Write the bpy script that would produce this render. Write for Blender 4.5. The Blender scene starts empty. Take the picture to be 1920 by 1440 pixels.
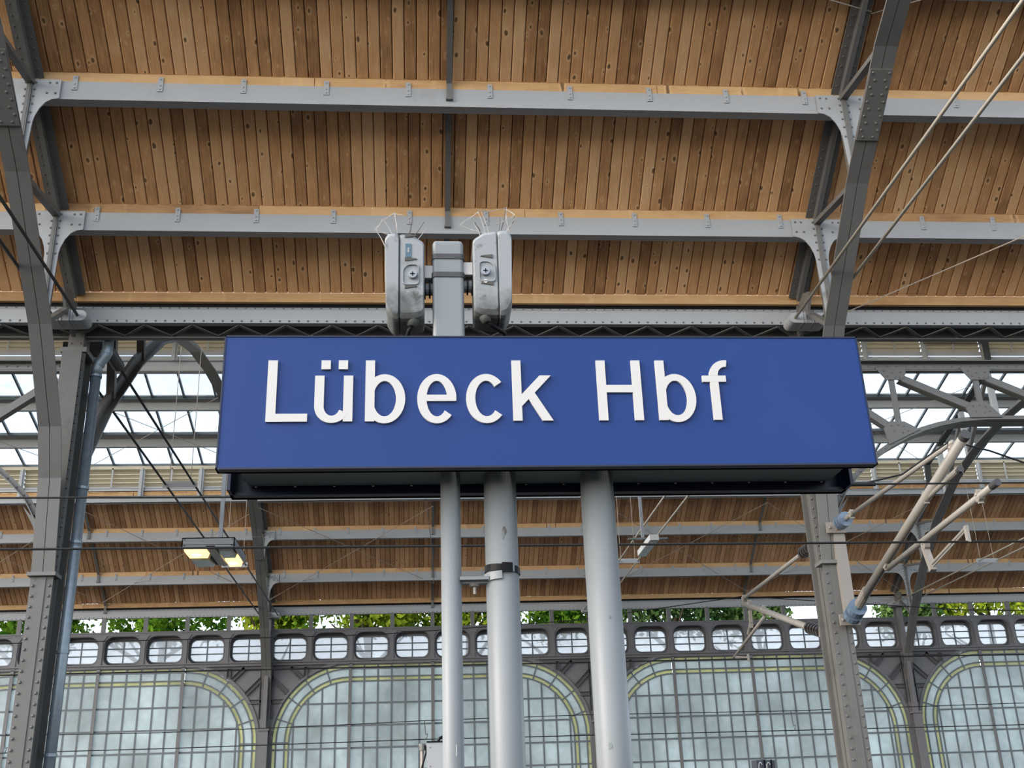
import bpy, bmesh, math, random
from mathutils import Vector, Matrix
random.seed(7)
S = bpy.context.scene
COL = S.collection
R = math.radians

# ------------------------------------------------------------------ camera
EYE = 1.65
cam_d = bpy.data.cameras.new('camera'); cam = bpy.data.objects.new('camera', cam_d); COL.objects.link(cam)
cam_d.sensor_width = 36; cam_d.lens = 38.647; cam_d.clip_end = 500
def cam_axes(yaw, pitch, roll):
    cy, sy, cp, sp = math.cos(yaw), math.sin(yaw), math.cos(pitch), math.sin(pitch)
    f = Vector((sy*cp, cy*cp, sp)); r = Vector((cy, -sy, 0)); u = r.cross(f)
    cr, sr = math.cos(roll), math.sin(roll)
    return cr*r + sr*u, -sr*r + cr*u, f
_r, _u, _f = cam_axes(0.0898, 0.3900, -0.0358)
cam.matrix_world = Matrix(((_r.x, _u.x, -_f.x, 0), (_r.y, _u.y, -_f.y, 0), (_r.z, _u.z, -_f.z, EYE), (0, 0, 0, 1)))
S.camera = cam

# ------------------------------------------------------------------ world, sun, exposure
W = bpy.data.worlds.new('world'); S.world = W; W.use_nodes = True
wn = W.node_tree; wn.nodes.clear()
sky = wn.nodes.new('ShaderNodeTexSky'); sky.sky_type = 'NISHITA'; sky.sun_disc = False
sky.sun_elevation = R(30); sky.sun_rotation = R(-112); sky.air_density = 1.0; sky.dust_density = 2.2; sky.ozone_density = 1.0
bg = wn.nodes.new('ShaderNodeBackground'); bg.inputs[1].default_value = 0.42
wo = wn.nodes.new('ShaderNodeOutputWorld')
hs = wn.nodes.new('ShaderNodeHueSaturation'); hs.inputs['Saturation'].default_value = 0.55
wn.links.new(sky.outputs[0], hs.inputs['Color']); wn.links.new(hs.outputs[0], bg.inputs[0]); wn.links.new(bg.outputs[0], wo.inputs[0])
VS = S.view_settings
VS.view_transform = 'Standard'; VS.look = 'None'; VS.gamma = 1.0; VS.use_curve_mapping = False
VS.exposure = 0.46

# ------------------------------------------------------------------ materials
def mat(name, col, rough=0.55, metal=0.0, noise=0.0, nscale=3.0, spec=0.4, bump=0.0, bscale=40, dirt=None, dscale=2.0, dlo=0.55, dhi=0.75):
    m = bpy.data.materials.new(name); m.use_nodes = True
    nt = m.node_tree; b = nt.nodes['Principled BSDF']
    b.inputs['Roughness'].default_value = rough; b.inputs['Metallic'].default_value = metal
    b.inputs['Specular IOR Level'].default_value = spec
    c = (*col, 1)
    tc = nt.nodes.new('ShaderNodeTexCoord')
    out = None
    if noise > 0:
        n = nt.nodes.new('ShaderNodeTexNoise'); n.inputs['Scale'].default_value = nscale; n.inputs['Detail'].default_value = 6
        nt.links.new(tc.outputs['Object'], n.inputs['Vector'])
        mx = nt.nodes.new('ShaderNodeMix'); mx.data_type = 'RGBA'
        mx.inputs[6].default_value = (*[max(0, v*(1-noise)) for v in col], 1); mx.inputs[7].default_value = (*[min(1, v*(1+noise)) for v in col], 1)
        nt.links.new(n.outputs['Fac'], mx.inputs[0]); out = mx.outputs[2]
    if dirt:
        n2 = nt.nodes.new('ShaderNodeTexNoise'); n2.inputs['Scale'].default_value = dscale; n2.inputs['Detail'].default_value = 9; n2.inputs['Roughness'].default_value = 0.7
        nt.links.new(tc.outputs['Object'], n2.inputs['Vector'])
        mr = nt.nodes.new('ShaderNodeMapRange'); mr.inputs[1].default_value = dlo; mr.inputs[2].default_value = dhi
        nt.links.new(n2.outputs['Fac'], mr.inputs[0])
        mx2 = nt.nodes.new('ShaderNodeMix'); mx2.data_type = 'RGBA'
        if out: nt.links.new(out, mx2.inputs[6])
        else: mx2.inputs[6].default_value = c
        mx2.inputs[7].default_value = (*dirt, 1); nt.links.new(mr.outputs[0], mx2.inputs[0]); out = mx2.outputs[2]
    if out: nt.links.new(out, b.inputs['Base Color'])
    else: b.inputs['Base Color'].default_value = c
    if bump > 0:
        n3 = nt.nodes.new('ShaderNodeTexNoise'); n3.inputs['Scale'].default_value = bscale; n3.inputs['Detail'].default_value = 4
        nt.links.new(tc.outputs['Object'], n3.inputs['Vector'])
        bp = nt.nodes.new('ShaderNodeBump'); bp.inputs['Strength'].default_value = bump; bp.inputs['Distance'].default_value = 0.01
        nt.links.new(n3.outputs['Fac'], bp.inputs['Height']); nt.links.new(bp.outputs[0], b.inputs['Normal'])
    return m

def wood(name, dark, mid, light, single, knots=True):
    """boards: grain along local Y, one random tint for each board"""
    m = bpy.data.materials.new(name); m.use_nodes = True
    nt = m.node_tree; N = nt.nodes; Lk = nt.links; b = N['Principled BSDF']
    b.inputs['Roughness'].default_value = 0.6; b.inputs['Specular IOR Level'].default_value = 0.25
    tc = N.new('ShaderNodeTexCoord')
    if single:
        oi = N.new('ShaderNodeObjectInfo'); rnd = oi.outputs['Random']
    else:
        at = N.new('ShaderNodeAttribute'); at.attribute_name = 'rnd'; rnd = at.outputs['Fac']
    mul = N.new('ShaderNodeMath'); mul.operation = 'MULTIPLY'; mul.inputs[1].default_value = 137.0; Lk.new(rnd, mul.inputs[0])
    cb = N.new('ShaderNodeCombineXYZ'); Lk.new(mul.outputs[0], cb.inputs[0]); Lk.new(mul.outputs[0], cb.inputs[1])
    ad = N.new('ShaderNodeVectorMath'); ad.operation = 'ADD'; Lk.new(tc.outputs['Object'], ad.inputs[0]); Lk.new(cb.outputs[0], ad.inputs[1])
    # grain
    mp = N.new('ShaderNodeMapping'); mp.inputs['Scale'].default_value = (70, 3.0, 20); Lk.new(ad.outputs[0], mp.inputs[0])
    n1 = N.new('ShaderNodeTexNoise'); n1.inputs['Scale'].default_value = 1.0; n1.inputs['Detail'].default_value = 5; n1.inputs['Distortion'].default_value = 0.8; Lk.new(mp.outputs[0], n1.inputs['Vector'])
    # blotches
    n2 = N.new('ShaderNodeTexNoise'); n2.inputs['Scale'].default_value = 2.2; n2.inputs['Detail'].default_value = 4; Lk.new(ad.outputs[0], n2.inputs['Vector'])
    r1 = N.new('ShaderNodeValToRGB'); r1.color_ramp.elements[0].color = (*dark, 1); r1.color_ramp.elements[1].color = (*light, 1)
    e = r1.color_ramp.elements.new(0.5); e.color = (*mid, 1); r1.color_ramp.elements[0].position = 0.12; r1.color_ramp.elements[-1].position = 0.9
    s1 = N.new('ShaderNodeMath'); s1.operation = 'MULTIPLY_ADD'; s1.inputs[1].default_value = 0.52; Lk.new(n1.outputs['Fac'], s1.inputs[0])
    s2 = N.new('ShaderNodeMath'); s2.operation = 'MULTIPLY_ADD'; s2.inputs[1].default_value = 0.48; s2.inputs[2].default_value = 0.0; Lk.new(n2.outputs['Fac'], s2.inputs[0]); Lk.new(s2.outputs[0], s1.inputs[2])
    s3 = N.new('ShaderNodeMath'); s3.operation = 'MULTIPLY_ADD'; s3.inputs[1].default_value = 0.50; s3.inputs[2].default_value = -0.25; Lk.new(rnd, s3.inputs[0])
    s4 = N.new('ShaderNodeMath'); s4.operation = 'ADD'; Lk.new(s1.outputs[0], s4.inputs[0]); Lk.new(s3.outputs[0], s4.inputs[1])
    Lk.new(s4.outputs[0], r1.inputs[0]); col = r1.outputs[0]
    if knots:
        mk = N.new('ShaderNodeMapping'); mk.inputs['Scale'].default_value = (5.2, 3.2, 0.0); Lk.new(ad.outputs[0], mk.inputs[0])
        nw = N.new('ShaderNodeTexNoise'); nw.inputs['Scale'].default_value = 9.0; nw.inputs['Detail'].default_value = 2; Lk.new(ad.outputs[0], nw.inputs['Vector'])
        wv = N.new('ShaderNodeVectorMath'); wv.operation = 'MULTIPLY_ADD'; wv.inputs[1].default_value = (0.16, 0.16, 0); Lk.new(nw.outputs['Color'], wv.inputs[0]); Lk.new(mk.outputs[0], wv.inputs[2])
        v = N.new('ShaderNodeTexVoronoi'); v.voronoi_dimensions = '2D'; v.inputs['Scale'].default_value = 1.0; v.inputs['Randomness'].default_value = 1.0; Lk.new(wv.outputs[0], v.inputs['Vector'])
        kc = N.new('ShaderNodeSeparateColor'); Lk.new(v.outputs['Color'], kc.inputs[0])
        kg = N.new('ShaderNodeMapRange'); kg.inputs[1].default_value = 0.25; kg.inputs[2].default_value = 1.0; kg.inputs[3].default_value = 0.12; kg.inputs[4].default_value = -0.035; Lk.new(kc.outputs[0], kg.inputs[0])
        kd = N.new('ShaderNodeMath'); kd.operation = 'ADD'; Lk.new(v.outputs['Distance'], kd.inputs[0]); Lk.new(kg.outputs[0], kd.inputs[1])
        k1 = N.new('ShaderNodeMapRange'); k1.inputs[1].default_value = 0.055; k1.inputs[2].default_value = 0.10; k1.inputs[3].default_value = 0.85; k1.inputs[4].default_value = 0.0; Lk.new(kd.outputs[0], k1.inputs[0])
        k2 = N.new('ShaderNodeMapRange'); k2.inputs[1].default_value = 0.10; k2.inputs[2].default_value = 0.22; k2.inputs[3].default_value = 0.32; k2.inputs[4].default_value = 0.0; Lk.new(kd.outputs[0], k2.inputs[0])
        ma = N.new('ShaderNodeMix'); ma.data_type = 'RGBA'; Lk.new(k2.outputs[0], ma.inputs[0]); Lk.new(col, ma.inputs[6]); ma.inputs[7].default_value = (*[min(1, c*1.25) for c in light], 1)
        mb_ = N.new('ShaderNodeMix'); mb_.data_type = 'RGBA'; Lk.new(k1.outputs[0], mb_.inputs[0]); Lk.new(ma.outputs[2], mb_.inputs[6]); mb_.inputs[7].default_value = (*[c*0.35 for c in dark], 1)
        col = mb_.outputs[2]
    Lk.new(col, b.inputs['Base Color'])
    bp = N.new('ShaderNodeBump'); bp.inputs['Strength'].default_value = 0.25; bp.inputs['Distance'].default_value = 0.004
    Lk.new(n1.outputs['Fac'], bp.inputs['Height']); Lk.new(bp.outputs[0], b.inputs['Normal'])
    return m

def glass_sky(name):
    """thin dirty roof glazing: mostly clear, drops and moss streaks"""
    m = bpy.data.materials.new(name); m.use_nodes = True
    nt = m.node_tree; N = nt.nodes; Lk = nt.links; N.clear()
    o = N.new('ShaderNodeOutputMaterial'); tr = N.new('ShaderNodeBsdfTransparent'); tr.inputs[0].default_value = (0.93, 0.96, 0.97, 1)
    tl = N.new('ShaderNodeBsdfTranslucent'); tl.inputs[0].default_value = (0.60, 0.63, 0.60, 1)
    gl = N.new('ShaderNodeBsdfGlossy'); gl.inputs['Roughness'].default_value = 0.06
    tc = N.new('ShaderNodeTexCoord'); oi = N.new('ShaderNodeObjectInfo')
    ad = N.new('ShaderNodeVectorMath'); ad.operation = 'ADD'; Lk.new(tc.outputs['Object'], ad.inputs[0])
    cb = N.new('ShaderNodeCombineXYZ'); mu = N.new('ShaderNodeMath'); mu.operation = 'MULTIPLY'; mu.inputs[1].default_value = 91; Lk.new(oi.outputs['Random'], mu.inputs[0]); Lk.new(mu.outputs[0], cb.inputs[0]); Lk.new(cb.outputs[0], ad.inputs[1])
    n = N.new('ShaderNodeTexNoise'); n.inputs['Scale'].default_value = 3.0; n.inputs['Detail'].default_value = 8; n.inputs['Roughness'].default_value = 0.75; Lk.new(ad.outputs[0], n.inputs['Vector'])
    v = N.new('ShaderNodeTexVoronoi'); v.inputs['Scale'].default_value = 22; Lk.new(ad.outputs[0], v.inputs['Vector'])
    vm = N.new('ShaderNodeMapRange'); vm.inputs[1].default_value = 0.14; vm.inputs[2].default_value = 0.20; vm.inputs[3].default_value = 0.75; vm.inputs[4].default_value = 0.0; Lk.new(v.outputs['Distance'], vm.inputs[0])
    ng = N.new('ShaderNodeMapRange'); ng.inputs[1].default_value = 0.48; ng.inputs[2].default_value = 0.62; Lk.new(n.outputs['Fac'], ng.inputs[0])
    sp = N.new('ShaderNodeMath'); sp.operation = 'MULTIPLY'; Lk.new(vm.outputs[0], sp.inputs[0]); Lk.new(ng.outputs[0], sp.inputs[1])
    nm = N.new('ShaderNodeMapRange'); nm.inputs[1].default_value = 0.5; nm.inputs[2].default_value = 0.8; nm.inputs[3].default_value = 0.06; nm.inputs[4].default_value = 0.5; Lk.new(n.outputs['Fac'], nm.inputs[0])
    mxm = N.new('ShaderNodeMath'); mxm.operation = 'MAXIMUM'; Lk.new(nm.outputs[0], mxm.inputs[0]); Lk.new(sp.outputs[0], mxm.inputs[1])
    s1 = N.new('ShaderNodeMixShader'); Lk.new(mxm.outputs[0], s1.inputs[0]); Lk.new(tr.outputs[0], s1.inputs[1]); Lk.new(tl.outputs[0], s1.inputs[2])
    s2 = N.new('ShaderNodeMixShader'); s2.inputs[0].default_value = 0.05; Lk.new(s1.outputs[0], s2.inputs[1]); Lk.new(gl.outputs[0], s2.inputs[2])
    Lk.new(s2.outputs[0], o.inputs[0]); return m

def glass_frost(name, col, tmix=0.72, clear=0.0):
    """obscured wall glazing: scatters the daylight behind it"""
    m = bpy.data.materials.new(name); m.use_nodes = True
    nt = m.node_tree; N = nt.nodes; Lk = nt.links; N.clear()
    o = N.new('ShaderNodeOutputMaterial'); tl = N.new('ShaderNodeBsdfTranslucent'); df = N.new('ShaderNodeBsdfDiffuse'); gl = N.new('ShaderNodeBsdfGlossy'); gl.inputs['Roughness'].default_value = 0.25
    tr = N.new('ShaderNodeBsdfTransparent')
    tc = N.new('ShaderNodeTexCoord'); oi = N.new('ShaderNodeObjectInfo')
    n = N.new('ShaderNodeTexNoise'); n.noise_dimensions = '4D'; n.inputs['Scale'].default_value = 6.0; n.inputs['Detail'].default_value = 5
    mu = N.new('ShaderNodeMath'); mu.operation = 'MULTIPLY'; mu.inputs[1].default_value = 50; Lk.new(oi.outputs['Random'], mu.inputs[0]); Lk.new(mu.outputs[0], n.inputs['W']); Lk.new(tc.outputs['Object'], n.inputs['Vector'])
    mx = N.new('ShaderNodeMix'); mx.data_type = 'RGBA'; mx.inputs[6].default_value = (*[c*0.78 for c in col], 1); mx.inputs[7].default_value = (*[min(1, c*1.18) for c in col], 1); Lk.new(n.outputs['Fac'], mx.inputs[0])
    ge = N.new('ShaderNodeNewGeometry'); nb = N.new('ShaderNodeTexNoise'); nb.inputs['Scale'].default_value = 0.55; nb.inputs['Detail'].default_value = 3; Lk.new(ge.outputs['Position'], nb.inputs['Vector'])
    br = N.new('ShaderNodeMapRange'); br.inputs[1].default_value = 0.3; br.inputs[2].default_value = 0.7; br.inputs[3].default_value = 0.68; br.inputs[4].default_value = 1.08; Lk.new(nb.outputs['Fac'], br.inputs[0])
    vm = N.new('ShaderNodeVectorMath'); vm.operation = 'SCALE'; Lk.new(mx.outputs[2], vm.inputs[0]); Lk.new(br.outputs[0], vm.inputs['Scale'])
    Lk.new(vm.outputs[0], tl.inputs[0]); Lk.new(vm.outputs[0], df.inputs[0])
    n2 = N.new('ShaderNodeTexNoise'); n2.inputs['Scale'].default_value = 60; Lk.new(tc.outputs['Object'], n2.inputs['Vector'])
    bp = N.new('ShaderNodeBump'); bp.inputs['Strength'].default_value = 0.5; bp.inputs['Distance'].default_value = 0.01; Lk.new(n2.outputs['Fac'], bp.inputs['Height']); Lk.new(bp.outputs[0], gl.inputs['Normal'])
    s1 = N.new('ShaderNodeMixShader'); s1.inputs[0].default_value = tmix; Lk.new(df.outputs[0], s1.inputs[1]); Lk.new(tl.outputs[0], s1.inputs[2])
    s2 = N.new('ShaderNodeMixShader'); s2.inputs[0].default_value = 0.06; Lk.new(s1.outputs[0], s2.inputs[1]); Lk.new(gl.outputs[0], s2.inputs[2])
    s3 = N.new('ShaderNodeMixShader'); s3.inputs[0].default_value = clear; Lk.new(s2.outputs[0], s3.inputs[1]); Lk.new(tr.outputs[0], s3.inputs[2])
    Lk.new(s3.outputs[0], o.inputs[0]); return m

def emit(name, col, st):
    m = bpy.data.materials.new(name); m.use_nodes = True
    b = m.node_tree.nodes['Principled BSDF']; b.inputs['Base Color'].default_value = (*col, 1)
    b.inputs['Emission Color'].default_value = (*col, 1); b.inputs['Emission Strength'].default_value = st; return m

def leaf_mat(name, a, b_):
    m = bpy.data.materials.new(name); m.use_nodes = True
    nt = m.node_tree; N = nt.nodes; Lk = nt.links; N.clear()
    o = N.new('ShaderNodeOutputMaterial'); at = N.new('ShaderNodeAttribute'); at.attribute_name = 'rnd'
    mx = N.new('ShaderNodeMix'); mx.data_type = 'RGBA'; mx.inputs[6].default_value = (*a, 1); mx.inputs[7].default_value = (*b_, 1); Lk.new(at.outputs['Fac'], mx.inputs[0])
    d = N.new('ShaderNodeBsdfDiffuse'); t = N.new('ShaderNodeBsdfTranslucent'); Lk.new(mx.outputs[2], d.inputs[0]); Lk.new(mx.outputs[2], t.inputs[0])
    s = N.new('ShaderNodeMixShader'); s.inputs[0].default_value = 0.5; Lk.new(d.outputs[0], s.inputs[1]); Lk.new(t.outputs[0], s.inputs[2]); Lk.new(s.outputs[0], o.inputs[0]); return m

M = dict(
    purlin=mat('pale_blue_grey_paint', (0.365, 0.375, 0.385), 0.5, noise=0.07, nscale=1.5, dirt=(0.22, 0.215, 0.20), dscale=1.2, dlo=0.60, dhi=0.9),
    truss=mat('warm_grey_steel_paint', (0.145, 0.142, 0.135), 0.45, noise=0.10, nscale=2.0, dirt=(0.085, 0.078, 0.07), dscale=1.5, dlo=0.55, dhi=0.85),
    col=mat('grey_column_paint', (0.115, 0.112, 0.105), 0.5, noise=0.12, nscale=2.5, dirt=(0.065, 0.06, 0.053), dscale=2.0),
    wallsteel=mat('mauve_grey_wall_paint', (0.145, 0.142, 0.147), 0.55, noise=0.1, nscale=3),
    plank=wood('brown_board', (0.24, 0.118, 0.052), (0.65, 0.355, 0.163), (0.85, 0.55, 0.30), True),
    plankj=wood('brown_board_rows', (0.25, 0.130, 0.065), (0.52, 0.290, 0.150), (0.70, 0.430, 0.240), False),
    batten=wood('pale_batten', (0.32, 0.175, 0.082), (0.56, 0.335, 0.155), (0.68, 0.45, 0.235), True),
    deck=mat('dark_deck', (0.05, 0.035, 0.022), 0.8, noise=0.2),
    roofing=mat('grey_roofing', (0.18, 0.18, 0.18), 0.8, noise=0.2),
    blue=mat('blue_enamel', (0.0085, 0.033, 0.150), 0.42, noise=0.06, nscale=1.2, spec=0.25, bump=0.03, bscale=300, dirt=(0.017, 0.048, 0.170), dscale=1.3, dlo=0.55, dhi=0.9),
    navy=mat('navy_frame', (0.007, 0.011, 0.032), 0.35, noise=0.1),
    white=mat('white_letter', (0.50, 0.485, 0.46), 0.4, noise=0.02, nscale=4),
    pole=mat('pole_paint', (0.185, 0.20, 0.206), 0.42, noise=0.06, nscale=5, dirt=(0.14, 0.15, 0.157), dscale=6, dlo=0.62, dhi=0.85, bump=0.08, bscale=120),
    tray=mat('tray_grey', (0.145, 0.17, 0.17), 0.45, noise=0.08),
    black=mat('black_plastic', (0.004, 0.004, 0.0045), 0.5, spec=0.15),
    wire=mat('black_wire', (0.012, 0.012, 0.012), 0.5),
    speaker=mat('speaker_plastic', (0.235, 0.25, 0.256), 0.55, noise=0.06, nscale=9, dirt=(0.05, 0.048, 0.044), dscale=9.0, dlo=0.57, dhi=0.70),
    speakerdirty=mat('speaker_grime', (0.07, 0.069, 0.065), 0.75, noise=0.4, nscale=14, dirt=(0.05, 0.048, 0.045), dscale=8, dlo=0.45, dhi=0.7),
    web=mat('spider_silk', (0.40, 0.385, 0.36), 0.8, noise=0.3, nscale=20),
    webdark=mat('dusty_twig', (0.10, 0.085, 0.07), 0.8, noise=0.3, nscale=20),
    sticker=mat('blue_sticker', (0.06, 0.115, 0.155), 0.5, noise=0.25, nscale=30),
    zinc=mat('galvanised_pipe', (0.20, 0.24, 0.27), 0.38, metal=0.5, noise=0.28, nscale=14, bump=0.1, bscale=60),
    tube=mat('beige_tube', (0.235, 0.218, 0.195), 0.42, noise=0.08, nscale=6, dirt=(0.16, 0.14, 0.12), dscale=5, dlo=0.6, dhi=0.85),
    clamp=mat('clamp_metal', (0.28, 0.25, 0.22), 0.45, metal=0.3, noise=0.25, nscale=20),
    insb=mat('blue_insulator', (0.10, 0.145, 0.20), 0.22, noise=0.08, spec=0.6),
    insd=mat('brown_insulator', (0.020, 0.016, 0.014), 0.28, spec=0.6),
    rod=mat('tie_rod_paint', (0.40, 0.37, 0.31), 0.45, noise=0.12, nscale=4),
    roddark=mat('dark_rod_paint', (0.045, 0.045, 0.047), 0.5, noise=0.1, nscale=4),
    cable=mat('thin_cable', (0.34, 0.29, 0.24), 0.5, noise=0.1),
    louvre=mat('cream_louvre', (0.60, 0.53, 0.39), 0.55, noise=0.08, nscale=2),
    lantern=mat('lantern_paint', (0.44, 0.445, 0.45), 0.5, noise=0.08, nscale=2),
    gsky=glass_sky('roof_glass'),
    frost=glass_frost('frosted_teal_glass', (0.80, 0.90, 0.88), 0.84),
    frosty=glass_frost('yellow_glass', (0.84, 0.84, 0.52), 0.82),
    frostw=glass_frost('white_ripple_glass', (0.93, 0.96, 0.97), 0.95, 0.42),
    ribshade=mat('rib_shade_and_dirt', (0.085, 0.083, 0.086), 0.55, noise=0.15, nscale=5),  # wall paint with edge dirt and panel-depth shade put into its colour
    bar=mat('glazing_bar_paint', (0.115, 0.135, 0.15), 0.5, noise=0.1),
    lampbox=mat('lamp_housing', (0.25, 0.27, 0.30), 0.45, noise=0.05),
    lamplit=emit('lit_lens', (1.0, 0.80, 0.42), 9.0),
    lampglow=emit('lens_reflector', (1.0, 0.72, 0.30), 1.3),
    lampoff=mat('dull_lens', (0.20, 0.21, 0.21), 0.2, spec=0.7, noise=0.3, nscale=12),
    tubew=mat('white_tube', (0.55, 0.57, 0.58), 0.4),
    ground=mat('ballast', (0.030, 0.027, 0.024), 0.9, noise=0.4, nscale=12, bump=0.4, bscale=20),
    paving=mat('paving', (0.042, 0.041, 0.039), 0.85, noise=0.15, nscale=5),
    plaster=mat('wall_plaster', (0.34, 0.32, 0.29), 0.85, noise=0.1),
    bark=mat('bark', (0.06, 0.045, 0.03), 0.9, noise=0.3, nscale=8),
    leafA=leaf_mat('leaf_green', (0.03, 0.11, 0.014), (0.20, 0.36, 0.03)),
    leafB=leaf_mat('leaf_yellow', (0.07, 0.18, 0.015), (0.50, 0.56, 0.05)),
    leafC=leaf_mat('leaf_blue_green', (0.03, 0.095, 0.03), (0.22, 0.34, 0.10)),
    cabinet=mat('cabinet_grey', (0.34, 0.35, 0.36), 0.5, noise=0.03),
)

def speaker_mat():
    m = M['speaker']; nt = m.node_tree; N = nt.nodes; Lk = nt.links; b = N['Principled BSDF']
    src = b.inputs['Base Color'].links[0].from_socket
    tc = N.new('ShaderNodeTexCoord'); sp = N.new('ShaderNodeSeparateXYZ'); Lk.new(tc.outputs['Object'], sp.inputs[0])
    n = N.new('ShaderNodeTexNoise'); n.inputs['Scale'].default_value = 7; n.inputs['Detail'].default_value = 8; n.inputs['Roughness'].default_value = 0.65; Lk.new(tc.outputs['Object'], n.inputs['Vector'])
    z = N.new('ShaderNodeMapRange'); z.inputs[1].default_value = 3.95; z.inputs[2].default_value = 4.15; z.inputs[3].default_value = 0.42; z.inputs[4].default_value = -0.10; Lk.new(sp.outputs[2], z.inputs[0])
    a = N.new('ShaderNodeMath'); a.operation = 'ADD'; Lk.new(n.outputs['Fac'], a.inputs[0]); Lk.new(z.outputs[0], a.inputs[1])
    r = N.new('ShaderNodeMapRange'); r.inputs[1].default_value = 0.48; r.inputs[2].default_value = 0.88; r.inputs[4].default_value = 0.9; Lk.new(a.outputs[0], r.inputs[0])
    mx = N.new('ShaderNodeMix'); mx.data_type = 'RGBA'; Lk.new(r.outputs[0], mx.inputs[0]); Lk.new(src, mx.inputs[6]); mx.inputs[7].default_value = (0.045, 0.044, 0.04, 1); Lk.new(mx.outputs[2], b.inputs['Base Color'])
speaker_mat()

# ------------------------------------------------------------------ mesh helpers
class MB:
    def __init__(s): s.v = []; s.f = []; s.r = []
    def add(s, vs, fs, rnd=0.0):
        o = len(s.v); s.v += [tuple(v) for v in vs]; s.f += [tuple(i+o for i in f) for f in fs]; s.r += [rnd]*len(fs); return s
    def box(s, x0, x1, y0, y1, z0, z1, rnd=0.0):
        return s.add([(x0,y0,z0),(x1,y0,z0),(x1,y1,z0),(x0,y1,z0),(x0,y0,z1),(x1,y0,z1),(x1,y1,z1),(x0,y1,z1)],
                     [(3,2,1,0),(4,5,6,7),(0,1,5,4),(1,2,6,5),(2,3,7,6),(3,0,4,7)], rnd)
    def beam(s, a, b, w, h, up=(0,0,1)):
        """box from a to b, w across, h along up"""
        a, b = Vector(a), Vector(b); d = (b-a).normalized(); up = Vector(up)
        side = d.cross(up)
        if side.length < 1e-5: side = d.cross(Vector((1,0,0)))
        side.normalize(); u = side.cross(d); side *= w/2; u *= h/2
        vs = [a-side-u, a+side-u, a+side+u, a-side+u, b-side-u, b+side-u, b+side+u, b-side+u]
        return s.add(vs, [(0,1,2,3),(7,6,5,4),(0,4,5,1),(1,5,6,2),(2,6,7,3),(3,7,4,0)])
    def tube(s, a, b, r, n=10, r2=None, caps=True):
        a, b = Vector(a), Vector(b); d = (b-a).normalized(); r2 = r if r2 is None else r2
        p = d.cross(Vector((0,0,1)));
        if p.length < 1e-4: p = d.cross(Vector((1,0,0)))
        p.normalize(); q = d.cross(p); vs = []
        for c, rr in ((a, r), (b, r2)):
            for i in range(n):
                t = 2*math.pi*i/n; vs.append(c + p*rr*math.cos(t) + q*rr*math.sin(t))
        fs = [(i, (i+1) % n, n+(i+1) % n, n+i) for i in range(n)]
        if caps: fs += [tuple(range(n-1, -1, -1)), tuple(range(n, 2*n))]
        return s.add(vs, fs)
    def path(s, pts, r, n=8):
        """round tube along a polyline, mitred"""
        P = [Vector(p) for p in pts]; rings = []; prev = None
        for i, p in enumerate(P):
            d = ((P[min(i+1, len(P)-1)]-p).normalized() + (p-P[max(i-1, 0)]).normalized())
            d = d.normalized() if d.length > 1e-6 else Vector((0,0,1))
            if prev is None:
                x = d.cross(Vector((0,0,1)))
                if x.length < 1e-3: x = d.cross(Vector((1,0,0)))
            else: x = prev - d*prev.dot(d)
            x.normalize(); prev = x; y = d.cross(x)
            rr = r[i] if isinstance(r, (list, tuple)) else r
            rings.append([p + x*rr*math.cos(2*math.pi*k/n) + y*rr*math.sin(2*math.pi*k/n) for k in range(n)])
        vs = [v for g in rings for v in g]; fs = []
        for j in range(len(P)-1):
            for k in range(n): fs.append((j*n+k, j*n+(k+1) % n, (j+1)*n+(k+1) % n, (j+1)*n+k))
        fs += [tuple(range(n-1, -1, -1)), tuple((len(P)-1)*n+k for k in range(n))]
        return s.add(vs, fs)
    def prism(s, poly, fn, d0, d1, rnd=0.0):
        """polygon (2D) extruded from d0 to d1; fn(u, v, d) -> xyz"""
        n = len(poly); vs = [fn(u, v, d0) for u, v in poly] + [fn(u, v, d1) for u, v in poly]
        fs = [tuple(range(n)), tuple(range(2*n-1, n-1, -1))] + [(i, n+i, n+(i+1) % n, (i+1) % n) for i in range(n)]
        return s.add(vs, fs, rnd)
    def ringprism(s, A, B, fn, d0, d1, closed=True):
        """band between two equally long outlines, extruded"""
        n = len(A); vs = [fn(*p, d0) for p in A]+[fn(*p, d0) for p in B]+[fn(*p, d1) for p in A]+[fn(*p, d1) for p in B]; fs = []
        for i in range(n if closed else n-1):
            j = (i+1) % n
            fs += [(i, j, n+j, n+i), (2*n+i, 3*n+i, 3*n+j, 2*n+j), (i, 2*n+i, 2*n+j, j), (n+i, n+j, 3*n+j, 3*n+i)]
        if not closed: fs += [(0, n, 3*n, 2*n), (n-1, 3*n-1, 4*n-1, 2*n-1)]
        return s.add(vs, fs)
    def dome(s, p, nrm, r, h=None, n=6):
        p, d = Vector(p), Vector(nrm).normalized(); h = h or r*0.7
        x = d.cross(Vector((0,0,1)));
        if x.length < 1e-3: x = d.cross(Vector((1,0,0)))
        x.normalize(); y = d.cross(x); vs = []
        for rr, hh in ((r, 0), (r*0.75, h*0.7)):
            for k in range(n): vs.append(p + d*hh + x*rr*math.cos(2*math.pi*k/n) + y*rr*math.sin(2*math.pi*k/n))
        vs.append(p + d*h)
        fs = [(k, (k+1) % n, n+(k+1) % n, n+k) for k in range(n)] + [(n+k, n+(k+1) % n, 2*n) for k in range(n)]
        return s.add(vs, fs)
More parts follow.
